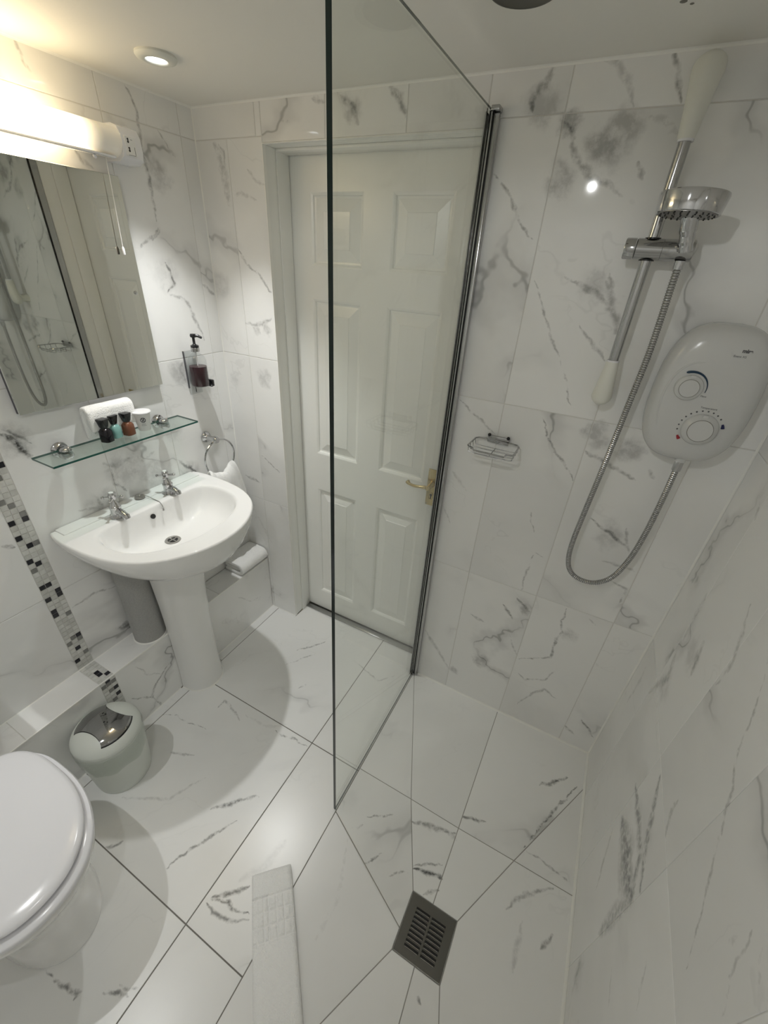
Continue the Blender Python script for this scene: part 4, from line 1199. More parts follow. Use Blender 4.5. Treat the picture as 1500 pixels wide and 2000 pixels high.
# ------------------------------------------------------------------ soap dispenser
t = thing('soap_dispenser', 'pump bottle of dark red liquid soap in a clear wall holder beside the mirror', 'soap dispenser', (0, -0.165, 1.25))
bm = BM(); box(bm, (0.0005, -0.196, 1.213), (0.005, -0.138, 1.375), 0.001, 1)
obj('wall_plate', bm, M['acryl'], t, smooth=False)
bm = BM(); box(bm, (0.0005, -0.1985, 1.240), (0.0075, -0.1962, 1.375))
obj('plate_edge', bm, M['ink'], t, smooth=False)
bc = (0.039, -0.170)
bm = BM(); lathe(bm, [(0, 0), (0.030, 0), (0.0325, 0.004), (0.0327, 0.095), (0.028, 0.108), (0.016, 0.118), (0.0125, 0.122), (0.0125, 0.126)], (*bc, 1.250), (0, 0, 1), 28)
obj('bottle', bm, M['acryl'], t)
bm = BM(); lathe(bm, [(0, 0.002), (0.029, 0.002), (0.0308, 0.005), (0.0310, 0.074), (0, 0.0745)], (*bc, 1.250), (0, 0, 1), 28)
obj('liquid', bm, M['maroon'], t)
bm = BM(); lathe(bm, [(0, 0), (0.0150, 0), (0.0150, 0.013), (0.0135, 0.0145), (0, 0.0145)], (*bc, 1.3765), (0, 0, 1), 24)
obj('collar', bm, M['alu'], t)
bm = BM()
lathe(bm, [(0, 0), (0.0145, 0), (0.0145, 0.006), (0.006, 0.010), (0.0048, 0.012), (0.0048, 0.032), (0.010, 0.035), (0.011, 0.040), (0.009, 0.046), (0, 0.047)], (*bc, 1.3912), (0, 0, 1), 20)
tube(bm, [(bc[0], bc[1], 1.431), (bc[0] + 0.012, bc[1] + 0.010, 1.431), (bc[0] + 0.024, bc[1] + 0.018, 1.424)], [0.0062, 0.0055, 0.004], 10)
obj('pump', bm, M['black'], t)
bm = BM(); tube(bm, [(bc[0], bc[1], 1.375), (bc[0], bc[1], 1.325)], 0.0022, 8)
obj('dip_tube', bm, M['plastic'], t)
bm = BM(); box(bm, (0.030, -0.134, 1.243), (0.060, -0.122, 1.268), 0.003, 2); box(bm, (0.004, -0.140, 1.243), (0.062, -0.130, 1.2495), 0.002, 1)
obj('holder_clip', bm, M['black'], t)
bm = BM(); tube(bm, [(0.0066, -0.170, 1.240), (0.0066, -0.170, 1.220)], 0.0012, 8)
obj('lock_pin', bm, M['black'], t)

# ------------------------------------------------------------------ towel ring and hanging towel
RC = Vector((0.058, -0.150, 0.946)); RR = 0.079
t = thing('towel_ring', 'chrome towel ring on the tiles right of the wash basin', 'towel ring', (0, -0.165, 1.03))
bm = BM()
lathe(bm, [(0, 0), (0.023, 0), (0.0235, 0.004), (0.020, 0.010), (0.014, 0.014), (0.0115, 0.020), (0.0115, 0.046), (0.015, 0.050), (0.015, 0.062), (0.012, 0.068), (0, 0.070)], (0.0005, -0.160, 1.028), (1, 0, 0), 24)
obj('wall_mount', bm, M['chrome'], t)
bm = BM(); tube(bm, [RC + Vector((0, RR * math.sin(a), RR * math.cos(a))) for a in [2 * PI * i / 48 for i in range(48)]], 0.0038, 8, True)
obj('ring', bm, M['chrome'], t)
bm = BM()
nu, nv = 28, 44
grid = []
for j in range(nv + 1):
    v = j / nv
    row = []
    for i in range(nu + 1):
        u = i / nu * 2 - 1
        dy0_ = 0.066 * u
        ztop = RC.z - math.sqrt(max(RR * RR - dy0_ * dy0_, 0)) + 0.012
        # v: 0 back bottom, .5 over the ring, 1 front bottom
        fr = abs(v - 0.5) * 2
        spread = 0.066 + (0.098 - 0.066) * min(1, fr * 2.2) ** 0.8
        y = -0.150 + spread * u + 0.004 * math.sin(9 * v)
        zb = 0.600 if v < 0.5 else 0.572
        ease = fr
        z = ztop + (zb - ztop) * ease
        fold = 0.010 * math.sin(u * 6.0 + 0.6) * (1 - 0.5 * fr) + 0.005 * math.sin(u * 13)
        side = -1 if v < 0.5 else 1
        depth = 0.018 * min(1, fr * 7) ** 0.5
        x = RC.x + side * depth + fold * 0.7 + (0.006 * fr if side > 0 else -0.004 * fr)
        row.append(bm.verts.new((x, y, z)))
    grid.append(row)
for j in range(nv):
    for i in range(nu):
        bm.faces.new((grid[j][i], grid[j][i + 1], grid[j + 1][i + 1], grid[j + 1][i]))
ht = obj('hand_towel', bm, M['towel'], None, angle=80)
tag(ht, 'white hand towel hanging through the chrome ring behind the basin', 'towel')
sm = ht.modifiers.new('solid', 'SOLIDIFY'); sm.thickness = 0.011; sm.offset = 0
ht.modifiers.new('sub', 'SUBSURF').render_levels = 1

# rolled towel on the ledge
bm = BM()
zt = ZL + 0.0012
path = [(0.020, zt + 0.0115), (0.06, zt + 0.0105), (0.092, zt + 0.0105)] + [(0.100 + 0.022 * math.sin(PI * i / 10), zt + 0.034 - 0.0235 * math.cos(PI * i / 10)) for i in range(1, 10)] + [(0.092, zt + 0.0575), (0.05, zt + 0.058), (0.012, zt + 0.056)]
ribbon(bm, path, 0.020, lambda x, z, s: (x, s, z), -0.186, -0.006, 14, 0.0025)
path = [(0.095, zt + 0.0335), (0.06, zt + 0.034), (0.018, zt + 0.033)]
ribbon(bm, path, 0.022, lambda x, z, s: (x, s, z), -0.180, -0.008, 12, 0.002)
lt = obj('folded_towel', bm, M['towel'], None, angle=80, weld=False)
tag(lt, 'white folded towel lying on the tiled ledge by the door frame', 'towel')

# ------------------------------------------------------------------ wash basin
BY = -0.527
half = [(0.0, 0.272), (0.006, 0.281), (0.06, 0.290), (0.12, 0.291), (0.20, 0.286), (0.27, 0.274), (0.33, 0.252), (0.38, 0.220), (0.425, 0.170), (0.458, 0.110), (0.476, 0.050), (0.480, 0.0)]
bowl = [(0.116, 0.120), (0.118, 0.178), (0.130, 0.207), (0.165, 0.226), (0.22, 0.232), (0.28, 0.222), (0.325, 0.196), (0.36, 0.156), (0.382, 0.105), (0.396, 0.05), (0.400, 0.0)]
CX = 0.215
def outline(h, n=96):
    pts = [(x - CX, w) for x, w in h]
    full = [(x, -w) for x, w in pts] + [(x, w) for x, w in pts[::-1][1:]]
    x_back = pts[0][0]
    m = len(full); out = []
    for i in range(n):
        a = 2 * PI * i / n
        d = (math.cos(a), math.sin(a))
        best = None
        for k in range(m):
            p, q = full[k], full[(k + 1) % m]
            ex, ey = q[0] - p[0], q[1] - p[1]
            den = d[0] * ey - d[1] * ex
            if abs(den) < 1e-12: continue
            tt = (p[0] * ey - p[1] * ex) / den
            ss = (p[0] * d[1] - p[1] * d[0]) / den
            if tt > 0 and -1e-6 <= ss <= 1 + 1e-6 and (best is None or tt < best): best = tt
        out.append((d[0] * best, d[1] * best))
    return out
def smooth_half(h):
    pts = catmull([(x, w, 0) for x, w in h], 4)
    return [(p.x, p.y) for p in pts]
OUT = outline(smooth_half(half)); BOW = outline(smooth_half(bowl))
RZ = 0.905
def lp_out(s, z, sx=None):
    sx = s if sx is None else sx
    return [(max(0.0015, CX + x * sx), BY + y * s, z) for x, y in OUT]
def deck(x, z):
    k = max(0.0, min(1.0, (0.058 - x) / 0.010))
    return z
def lp_mix(k, z):
    r = []
    for (ox, oy), (ix, iy) in zip(OUT, BOW):
        x = CX + ox * 0.975 + (ix * 1.025 - ox * 0.975) * k; y = BY + oy * 0.975 + (iy * 1.025 - oy * 0.975) * k
        r.append((max(0.002, x), y, deck(x, z)))
    return r
def lp_bowl(s, z, dx=0.0):
    return [(CX + dx + x * s, BY + y * s, z) for x, y in BOW]
basin = thing('wash_basin', 'white ceramic pedestal wash basin with two cross-head taps', 'wash basin', (0.2, BY, 0))
bm = BM()
loops = [lp_out(0.30, 0.742), lp_out(0.45, 0.746), lp_out(0.60, 0.758, 0.70), lp_out(0.74, 0.782, 0.83), lp_out(0.86, 0.815, 0.915), lp_out(0.945, 0.850, 0.965), lp_out(0.985, 0.876, 0.99), lp_out(1.0, 0.892),
         [(x, y, deck(x, z) if x < 0.06 else z) for x, y, z in lp_out(0.998, 0.899)], [(x, y, deck(x, z)) for x, y, z in lp_out(0.988, 0.9045)]]
loops += [lp_mix(k, RZ) for k in (0.0, 0.15, 0.3, 0.42, 0.5, 0.57, 0.64, 0.72, 0.82, 0.92)]
loops += [lp_bowl(1.01, RZ - 0.0006), lp_bowl(0.99, RZ - 0.003), lp_bowl(0.972, RZ - 0.009), lp_bowl(0.955, RZ - 0.022), lp_bowl(0.92, RZ - 0.048, -0.002), lp_bowl(0.85, RZ - 0.078, -0.006),
          lp_bowl(0.72, RZ - 0.100, -0.012), lp_bowl(0.54, RZ - 0.112, -0.018), lp_bowl(0.34, RZ - 0.118, -0.024), lp_bowl(0.12, RZ - 0.1205, -0.030)]
loft(bm, loops)
obj('bowl', bm, M['ceramic'], basin, angle=60)
bm = BM(); box(bm, (0.0015, BY - 0.262, RZ - 0.004), (0.054, BY + 0.262, RZ + 0.0042), 0.002, 3)
obj('back_ledge', bm, M['ceramic'], basin)
WX, WY, WZ = 0.186, BY, RZ - 0.1200
bm = BM(); lathe(bm, [(0.0, -0.004), (0.0165, -0.004), (0.0175, 0.001), (0.020, 0.0022), (0.026, 0.0016), (0.0285, -0.001), (0.0285, -0.004)], (WX, WY, WZ), (0, 0, 1), 32)
wst = obj('waste_ring', bm, M['steel'], basin)
bm = BM(); lathe(bm, [(0, 0), (0.0172, 0), (0.0172, 0.0018), (0, 0.0018)], (WX, WY, WZ - 0.0010), (0, 0, 1), 24)
obj('waste_hole', bm, M['dark'], wst)
bm = BM(); box(bm, (WX - 0.016, WY - 0.002, WZ), (WX + 0.016, WY + 0.002, WZ + 0.0022)); box(bm, (WX - 0.002, WY - 0.016, WZ), (WX + 0.002, WY + 0.016, WZ + 0.0022))
obj('waste_grid', bm, M['steel'], wst)
bm = BM(); lathe(bm, [(0, -0.004), (0.0088, -0.004), (0.0088, 0.0008), (0, 0.0010)], (0.1252, BY - 0.012, RZ - 0.033), (1, 0, 0.25), 20)
obj('overflow_hole', bm, M['dark'], basin)
# pedestal: half-round shell standing in front of the ledge
bm = BM()
def ped(z, hw, fr, bk=LX + 0.0035):
    pts = []
    for i in range(33):
        a = -PI / 2 + PI * i / 32
        pts.append((bk + (fr - bk) * abs(math.cos(a)) ** 0.85 if abs(math.cos(a)) > 1e-9 else bk, BY + 0.007 + hw * math.sin(a), z))
    return pts
loft(bm, [ped(0.0, 0.090, 0.236), ped(0.012, 0.090, 0.236), ped(0.10, 0.086, 0.232), ped(0.30, 0.086, 0.232), ped(0.50, 0.091, 0.240), ped(0.64, 0.098, 0.256), ped(0.71, 0.105, 0.270), ped(0.748, 0.112, 0.284)])
obj('pedestal', bm, M['ceramic'], basin, angle=50)
bm = BM()
loft(bm, [ped(0.0003, 0.094, 0.241), ped(0.003, 0.092, 0.2385), ped(0.0055, 0.0902, 0.2362)], cap0=True, cap1=False)
obj('base_sealant', bm, M['seal'], basin)

def make_tap():
    r = bpy.data.objects.new('tap', None); C.objects.link(r)
    z0 = 0.0
    bm = BM()
    lathe(bm, [(0, 0), (0.0235, 0), (0.024, 0.003), (0.020, 0.007), (0.0175, 0.012), (0.0170, 0.030), (0.0180, 0.034), (0.0180, 0.040), (0.0140, 0.044), (0.0120, 0.054), (0.0085, 0.058), (0.0075, 0.066), (0, 0.066)], (0, 0, z0), (0, 0, 1), 24)
    tube(bm, catmull([(0.004, 0, 0.022), (0.020, 0, 0.024), (0.036, 0, 0.022), (0.049, 0, 0.016)], 5), [0.0125] * 5 + [0.0115] * 5 + [0.0105] * 5 + [0.0105], 14)
    lathe(bm, [(0, 0), (0.0105, 0), (0.0115, 0.003), (0.0115, 0.013), (0.0095, 0.015), (0, 0.015)], (0.048, 0, 0.022), (0.35, 0, -1), 16)
    obj('tap_body', bm, M['chrome'], r)
    bm = BM()
    lathe(bm, [(0, 0), (0.0085, 0), (0.0105, 0.005), (0.0100, 0.012), (0.0115, 0.016), (0.0115, 0.020), (0.009, 0.024), (0, 0.025)], (0, 0, 0.066), (0, 0, 1), 18)
    for k in range(4):
        a = PI / 4 + k * PI / 2
        d = Vector((math.cos(a), math.sin(a), 0))
        c = Vector((0, 0, 0.0745))
        tube(bm, [c + d * 0.006, c + d * 0.016, c + d * 0.026], [0.0045, 0.0032, 0.0030], 8)
        ball(bm, c + d * 0.028, 0.0058)
    obj('cross_handle', bm, M['chrome'], r)
    bm = BM(); lathe(bm, [(0, 0), (0.0075, 0), (0.0065, 0.002), (0, 0.0028)], (0, 0, 0.0905), (0, 0, 1), 16)
    obj('index_cap', bm, M['paper'], r)
    return r
TY = (-0.631, -0.428)
tap = make_tap(); tap.parent = basin
tap.location = Vector((0.080, TY[0], RZ)) - basin.location
tap2 = copy_tree(tap, basin); tap2.location = Vector((0.080, TY[1], RZ)) - basin.location
bm = BM()
lathe(bm, [(0, 0), (0.0165, 0), (0.018, 0.003), (0.0165, 0.006), (0.012, 0.0065), (0.010, 0.004), (0, 0.004)], (0.036, -0.516, RZ + 0.0075), (0, 0, 1), 24)
ball(bm, (0.036, -0.516, RZ + 0.0125), 0.004)
obj('plug', bm, M['steel'], basin)
bm = BM()
tube(bm, catmull([(0.040, -0.504, RZ + 0.013), (0.058, -0.497, RZ + 0.008), (0.082, -0.494, RZ + 0.0022), (0.106, -0.494, RZ + 0.0018), (0.122, -0.496, RZ - 0.004), (0.129, -0.498, RZ - 0.014)], 5), 0.0013, 6)
ball(bm, (0.1300, -0.4985, RZ - 0.018), 0.0035); ball(bm, (0.131, -0.499, RZ - 0.0245), 0.0035)
obj('plug_chain', bm, M['steel'], basin)

# grey pipe cover behind the pedestal
bm = BM()
lathe(bm, [(0, 0), (0.058, 0), (0.058, 0.40), (0.056, 0.402), (0, 0.402)], (0.0605, -0.640, ZL + 0.0004), (0, 0, 1), 36)
pc = thing('pipe_cover', 'rough grey cylinder standing on the ledge behind the basin pedestal', 'pipe cover', (0.0605, -0.640, ZL))
obj('sleeve', bm, M['pipe'], pc)
bm = BM(); lathe(bm, [(0.0583, 0), (0.0625, 0), (0.0600, 0.0025), (0.0583, 0.004)], (0.0605, -0.640, ZL + 0.0006), (0, 0, 1), 36)
bmesh.ops.delete(bm, geom=[f for f in bm.faces if len(f.verts) > 4], context='FACES')
obj('base_sealant', bm, M['seal'], pc)

# ------------------------------------------------------------------ bin
bx, by = 0.2305, -0.960
t = thing('swing_bin', 'round white plastic bin with mirrored swing flap beside the toilet', 'bin', (bx, by, 0))
bm = BM()
lathe(bm, [(0, 0.0003), (0.086, 0.0003), (0.089, 0.004), (0.092, 0.03), (0.099, 0.13), (0.1035, 0.225), (0.1045, 0.238), (0.1025, 0.240), (0, 0.240)], (bx, by, 0), (0, 0, 1), 56)
obj('body', bm, M['binw'], t)
def dome(r): return 0.244 + 0.054 * math.sqrt(max(0.0, 1 - (r / 0.1075) ** 2.2))
bm = BM()
lathe(bm, [(0, 0.2402), (0.1030, 0.2402), (0.1060, 0.243)] + [(0.1058 * math.cos(PI / 2 * i / 12), dome(0.1058 * math.cos(PI / 2 * i / 12))) for i in range(12)] + [(0, dome(0))], (bx, by, 0), (0, 0, 1), 56)
obj('lid', bm, M['binw'], t)
# flap: a band of the dome from rim to rim, its two long sides bowed inwards
fa = math.radians(8)
ex = Vector((math.cos(fa), math.sin(fa), 0)); ey = Vector((-math.sin(fa), math.cos(fa), 0))
def flap(bm, e, k, ulim=0.084):
    nu_, nv_ = 24, 14
    g = []
    for i in range(nu_ + 1):
        u = (i / nu_ * 2 - 1)
        row = []
        for j in range(nv_ + 1):
            v = (j / nv_ * 2 - 1)
            hwid = (0.043 + 0.017 * u * u) * k
            yv = v * hwid
            xr = math.sqrt(ulim * ulim * k * k - yv * yv)
            q = ex * (u * xr) + ey * yv
            row.append((bx + q.x, by + q.y, dome(q.length) + e))
        g.append(row)
    return g
def sheet(bm, g, g2):
    A = [[bm.verts.new(p) for p in r] for r in g]; B = [[bm.verts.new(p) for p in r] for r in g2]
    n, m_ = len(g), len(g[0])
    for i in range(n - 1):
        for j in range(m_ - 1):
            bm.faces.new((A[i][j], A[i + 1][j], A[i + 1][j + 1], A[i][j + 1]))
            bm.faces.new((B[i][j], B[i][j + 1], B[i + 1][j + 1], B[i + 1][j]))
    for i in range(n - 1):
        bm.faces.new((A[i][0], B[i][0], B[i + 1][0], A[i + 1][0])); bm.faces.new((A[i][-1], A[i + 1][-1], B[i + 1][-1], B[i][-1]))
    for j in range(m_ - 1):
        bm.faces.new((A[0][j], A[0][j + 1], B[0][j + 1], B[0][j])); bm.faces.new((A[-1][j], B[-1][j], B[-1][j + 1], A[-1][j + 1]))
bm = BM(); sheet(bm, flap(bm, 0.0012, 1.035), flap(bm, -0.001, 1.035))
obj('flap_gap', bm, M['black'], t, angle=60)
bm = BM(); sheet(bm, flap(bm, 0.0028, 1.0), flap(bm, 0.0006, 1.0))
obj('flap', bm, M['smoke'], t, angle=60)
bm = BM()
rowsb = []
for j in range(7):
    z = 0.236 - 0.088 * j / 6
    lp = []
    for i in range(90):
        a = 2 * PI * i / 90
        r = 0.0995 + 0.0045 * (z - 0.13) / 0.10 + 0.0022 + 0.003 * abs(mnoise.noise(Vector((math.cos(a) * 5, math.sin(a) * 5, z * 28)))) + 0.002 * abs(math.sin(a * 7 + z * 40))
        zz = z + 0.014 * mnoise.noise(Vector((math.cos(a) * 2.4 + 7, math.sin(a) * 2.4, 0))) * (j / 6)
        lp.append((bx + r * math.cos(a), by + r * math.sin(a), zz))
    rowsb.append(lp)
loft(bm, rowsb, cap0=False, cap1=False)
obj('bin_liner', bm, M['bag'], t, angle=180)

# ------------------------------------------------------------------ toilet
TYc = -1.312
def egg(cx, af, ab, hw, z, nf=2.15, nb=3.2, n=72):
    out = []
    for i in range(n):
        a = 2 * PI * i / n
        c, s = math.cos(a), math.sin(a)
        e = nf if c > 0 else nb
        out.append((cx + (af if c > 0 else ab) * math.copysign(abs(c) ** (2 / e), c), TYc + hw * math.copysign(abs(s) ** (2 / e), s), z))
    return out
t = thing('toilet', 'white toilet with closed lid at the lower left of the room', 'toilet', (0.40, TYc, 0))
bm = BM()
loft(bm, [egg(0.36, 0.210, 0.20, 0.118, 0.0), egg(0.36, 0.212, 0.20, 0.120, 0.010), egg(0.36, 0.205, 0.20, 0.114, 0.06), egg(0.365, 0.200, 0.20, 0.112, 0.14), egg(0.37, 0.215, 0.20, 0.128, 0.22),
          egg(0.375, 0.238, 0.20, 0.152, 0.29), egg(0.38, 0.254, 0.20, 0.171, 0.335), egg(0.38, 0.270, 0.20, 0.186, 0.363), egg(0.38, 0.274, 0.20, 0.189, 0.383), egg(0.38, 0.270, 0.198, 0.186, 0.391), egg(0.38, 0.245, 0.18, 0.160, 0.3925)])
obj('pan', bm, M['ceramic'], t, angle=60)
bm = BM()
loft(bm, [egg(0.38, 0.266, 0.187, 0.182, 0.3945), egg(0.38, 0.279, 0.192, 0.192, 0.398), egg(0.38, 0.280, 0.192, 0.193, 0.406), egg(0.38, 0.276, 0.192, 0.190, 0.4125), egg(0.38, 0.25, 0.18, 0.170, 0.4135)])
obj('seat', bm, M['lid'], t, angle=60)
bm = BM()
loft(bm, [egg(0.38, 0.247, 0.195, 0.166, 0.4185), egg(0.38, 0.257, 0.200, 0.177, 0.4225), egg(0.38, 0.261, 0.202, 0.180, 0.4275), egg(0.38, 0.258, 0.200, 0.178, 0.434), egg(0.38, 0.248, 0.194, 0.170, 0.438),
          egg(0.38, 0.225, 0.175, 0.152, 0.441), egg(0.38, 0.16, 0.14, 0.11, 0.443), egg(0.38, 0.06, 0.06, 0.04, 0.4437)])
obj('lid', bm, M['lid'], t, angle=60)
for dy in (-0.07, 0.07):
    bm = BM(); lathe(bm, [(0, 0), (0.012, 0), (0.012, 0.032), (0.010, 0.035), (0, 0.035)], (0.180, TYc + dy, 0.395), (0, 0, 1), 16)
    obj('hinge', bm, M['chrome'], t)
bm = BM(); box(bm, (0.008, -1.465, 0.400), (0.150, -1.175, 0.760), 0.02, 3)
box(bm, (0.004, -1.470, 0.7605), (0.156, -1.170, 0.785), 0.008, 2)
obj('cistern', bm, M['ceramic'], t, weld=False)
bm = BM(); tube(bm, [(0.09, TYc, 0.402), (0.18, TYc, 0.37)], 0.03, 12)
obj('flush_pipe', bm, M['plastic'], t)

# ------------------------------------------------------------------ shower screen
GX = 0.9973; GT = 0.0046; GYF = -0.6863; ZS = 2.0222
t = thing('shower_screen', 'tall frameless fixed glass shower screen with dark edge and chrome wall channel', 'shower screen', (GX, -0.34, 0))
bm = BM(); box(bm, (GX - GT, GYF, 0.0006), (GX + GT, -0.006, ZS))
bm.normal_update()
for f in bm.faces: f.material_index = 1 if abs(f.normal.y) > 0.5 else 0
obj('glass_panel', bm, [M['glass'], M['gedge']], t, smooth=False)
bm = BM(); box(bm, (GX - 0.0020, GYF, ZS + 0.0002), (GX + 0.0020, -0.006, ZS + 0.0012))
obj('top_edge', bm, M['gedge'], t, smooth=False)
bm = BM(); box(bm, (GX - 0.0022, GYF, 0.0001), (GX + 0.0022, -0.006, 0.0005))
obj('base_seal', bm, M['ink'], t, smooth=False)
bm = BM()
box(bm, (GX - 0.0090, -0.026, 0.002), (GX - 0.0052, -0.001, ZS - 0.006), 0.0008, 1)
box(bm, (GX + 0.0052, -0.026, 0.002), (GX + 0.0090, -0.001, ZS - 0.006), 0.0008, 1)
box(bm, (GX + 0.0095, -0.017, 0.002), (GX + 0.0235, -0.0008, ZS - 0.006), 0.004, 3)
obj('wall_channel', bm, M['alu'], t, weld=False)
bm = BM(); box(bm, (GX + 0.0083, -0.0145, 0.002), (GX + 0.0098, -0.001, ZS - 0.008))
obj('channel_groove', bm, M['black'], t, smooth=False)
bm = BM(); box(bm, (GX + 0.0050, -0.030, ZS - 0.0058), (GX + 0.025, -0.0008, ZS + 0.004), 0.0015, 2)
obj('channel_cap', bm, M['alu'], t)
bm = BM(); box(bm, (GX - 0.0051, -0.0275, 0.004), (GX - 0.0047, -0.0225, ZS)); box(bm, (GX + 0.0047, -0.0275, 0.004), (GX + 0.0051, -0.0225, ZS))
obj('gasket', bm, M['black'], t, smooth=False, weld=False)

# ------------------------------------------------------------------ shower rail, head, hose
RX, RY = 1.420, -0.058
t = thing('shower_rail', 'chrome riser rail with white end brackets on the shower wall', 'shower rail', (RX, 0, 1.42))
bm = BM(); tube(bm, [(RX, RY, 1.500), (RX, RY, 1.975)], 0.0115, 20)
obj('rail', bm, M['alu'], t)
bm = BM()
pth = catmull([(RX, RY, 1.942), (RX, RY, 1.965), (RX, RY + 0.003, 1.995), (RX, RY + 0.012, 2.025), (RX, RY + 0.024, 2.048), (RX, RY + 0.034, 2.060)], 4)
nn_ = len(pth)
tube(bm, pth, [0.0155 + 0.0125 * min(1, (i / (nn_ - 1)) * 1.35) ** 1.2 - (0.010 * max(0, (i / (nn_ - 1) - 0.85) / 0.15)) for i in range(nn_)], 24)
tube(bm, [(RX, -0.026, 2.036), (RX, -0.0005, 2.036)], [0.020, 0.024], 20)
obj('end_bracket', bm, M['matt'], t, weld=False)
bm = BM(); tube(bm, [(RX, RY, 1.938), (RX, RY, 1.9425)], 0.0150, 20)
obj('bracket_collar', bm, M['plastic'], t)
bm = BM()
pth = catmull([(RX, RY, 1.518), (RX, RY, 1.500), (RX, RY + 0.001, 1.475), (RX, RY + 0.004, 1.450), (RX, RY + 0.010, 1.428), (RX, RY + 0.017, 1.414)], 4)
nn_ = len(pth)
tube(bm, pth, [0.0145 + 0.0100 * min(1, (i / (nn_ - 1)) * 1.35) ** 1.2 - (0.012 * max(0, (i / (nn_ - 1) - 0.82) / 0.18)) for i in range(nn_)], 24)
tube(bm, [(RX, -0.038, 1.436), (RX, -0.0005, 1.436)], [0.016, 0.020], 20)
obj('end_bracket', bm, M['matt'], t, weld=False)
bm = BM(); tube(bm, [(RX, RY, 1.5175), (RX, RY, 1.522)], 0.0142, 20)
obj('bracket_collar', bm, M['plastic'], t)
SLZ = 1.757; SY = -0.062
bm = BM()
lathe(bm, [(0, 0), (0.0185, 0), (0.0205, 0.002), (0.0205, 0.052), (0.0198, 0.0525), (0.0205, 0.053), (0.0205, 0.110), (0.0190, 0.112), (0, 0.112)], (1.391, SY, SLZ), (1, 0, 0), 32)
sl = obj('slider', bm, M['alu'], t)
bm = BM(); lathe(bm, [(0, 0), (0.0190, 0), (0.0205, 0.002), (0.0205, 0.021), (0, 0.021)], (1.369, SY, SLZ), (1, 0, 0), 32)
obj('slider_knob', bm, M['alu'], sl)
for zz in (SLZ + 0.0203, SLZ - 0.0203):
    bm = BM(); lathe(bm, [(0.0116, 0), (0.0158, 0), (0.0158, 0.003), (0.0116, 0.003)], (RX, RY, zz - 0.0015), (0, 0, 1), 24)
    bmesh.ops.delete(bm, geom=[f for f in bm.faces if len(f.verts) > 4], context='FACES')
    obj('slider_bush', bm, M['black'], sl)

t = thing('handheld_shower', 'round chrome shower head held level on the slider of the rail', 'hand shower', (1.464, -0.135, 1.83))
hc = Vector((1.464, -0.135, 1.812)); ax = Vector((0.03, 0.05, 1)).normalized()
bm = BM(); lathe(bm, [(0.0, 0.0015), (0.052, 0.0015), (0.0545, 0.0), (0.0565, 0.001), (0.0605, 0.030), (0.0595, 0.0340), (0.050, 0.036), (0, 0.038)], hc, ax, 48)
hh = obj('head', bm, M['chrome'], t)
bm = BM(); lathe(bm, [(0, 0), (0.0515, 0), (0.0515, 0.002), (0, 0.0025)], hc + ax * 0.0012, -ax, 40)
fp = obj('spray_plate', bm, M['steel'], t)
bm = BM()
u_, v_, a_ = basis(ax)
for r_, n_ in ((0.012, 6), (0.025, 12), (0.038, 18), (0.047, 24)):
    for k in range(n_):
        q = hc + (u_ * math.cos(2 * PI * k / n_) + v_ * math.sin(2 * PI * k / n_)) * r_ - ax * 0.0006
        lathe(bm, [(0, 0), (0.0020, 0), (0.0014, 0.0022), (0, 0.0024)], q, -ax, 6)
noz = obj('nozzles', bm, M['black'], t); noz['kind'] = 'stuff'
bm = BM()
tube(bm, catmull([(1.472, -0.106, 1.820), (1.475, -0.101, 1.803), (1.479, -0.096, 1.785), (1.484, -0.092, 1.767), (1.487, -0.090, 1.754)], 4), [0.0165] * 4 + [0.0160] * 4 + [0.0140] * 4 + [0.0125] * 5, 18)
obj('neck', bm, M['chrome'], t)

t = thing('shower_hose', 'ribbed steel shower hose looping down from the rail and up to the heater', 'shower hose', (1.55, -0.06, 0.86))
hp = catmull([(1.485, -0.073, 1.735), (1.486, -0.069, 1.690), (1.489, -0.062, 1.62), (1.4905, -0.060, 1.54), (1.487, -0.060, 1.42), (1.482, -0.060, 1.26), (1.475, -0.060, 1.10), (1.4715, -0.060, 0.99), (1.476, -0.060, 0.925), (1.492, -0.060, 0.882),
              (1.525, -0.060, 0.861), (1.570, -0.060, 0.865), (1.610, -0.060, 0.905), (1.633, -0.060, 0.985), (1.6425, -0.060, 1.08), (1.6455, -0.060, 1.19), (1.645, -0.060, 1.283)], 14)
# resample evenly, then alternate the radius so the winding shows
acc = [0.0]
for a, b_ in zip(hp[:-1], hp[1:]): acc.append(acc[-1] + (b_ - a).length)
tot_ = acc[-1]; step = 0.00135; nst = int(tot_ / step); res = []; kk = 0
for i in range(nst + 1):
    d = min(tot_, i * tot_ / nst)
    while kk < len(acc) - 2 and acc[kk + 1] < d: kk += 1
    f = (d - acc[kk]) / max(1e-9, acc[kk + 1] - acc[kk])
    res.append(hp[kk].lerp(hp[kk + 1], f))
bm = BM(); tube(bm, res, [0.0080 if i % 4 < 2 else 0.0066 for i in range(len(res))], 12)
for i, f in enumerate(bm.faces):
    f.material_index = 1 if (i // 12) % 4 == 2 else 0
obj('hose', bm, [M['alu'], M['plate']], t, angle=60, weld=False)
bm = BM(); tube(bm, [(1.645, -0.060, 1.280), (1.645, -0.060, 1.3045)], 0.0105, 12)
obj('nut', bm, M['chrome'], t, angle=20)
bm = BM(); tube(bm, [(1.4850, -0.073, 1.722), (1.485, -0.073, 1.738)], [0.0098, 0.0108], 16)
obj('ferrule', bm, M['chrome'], t)

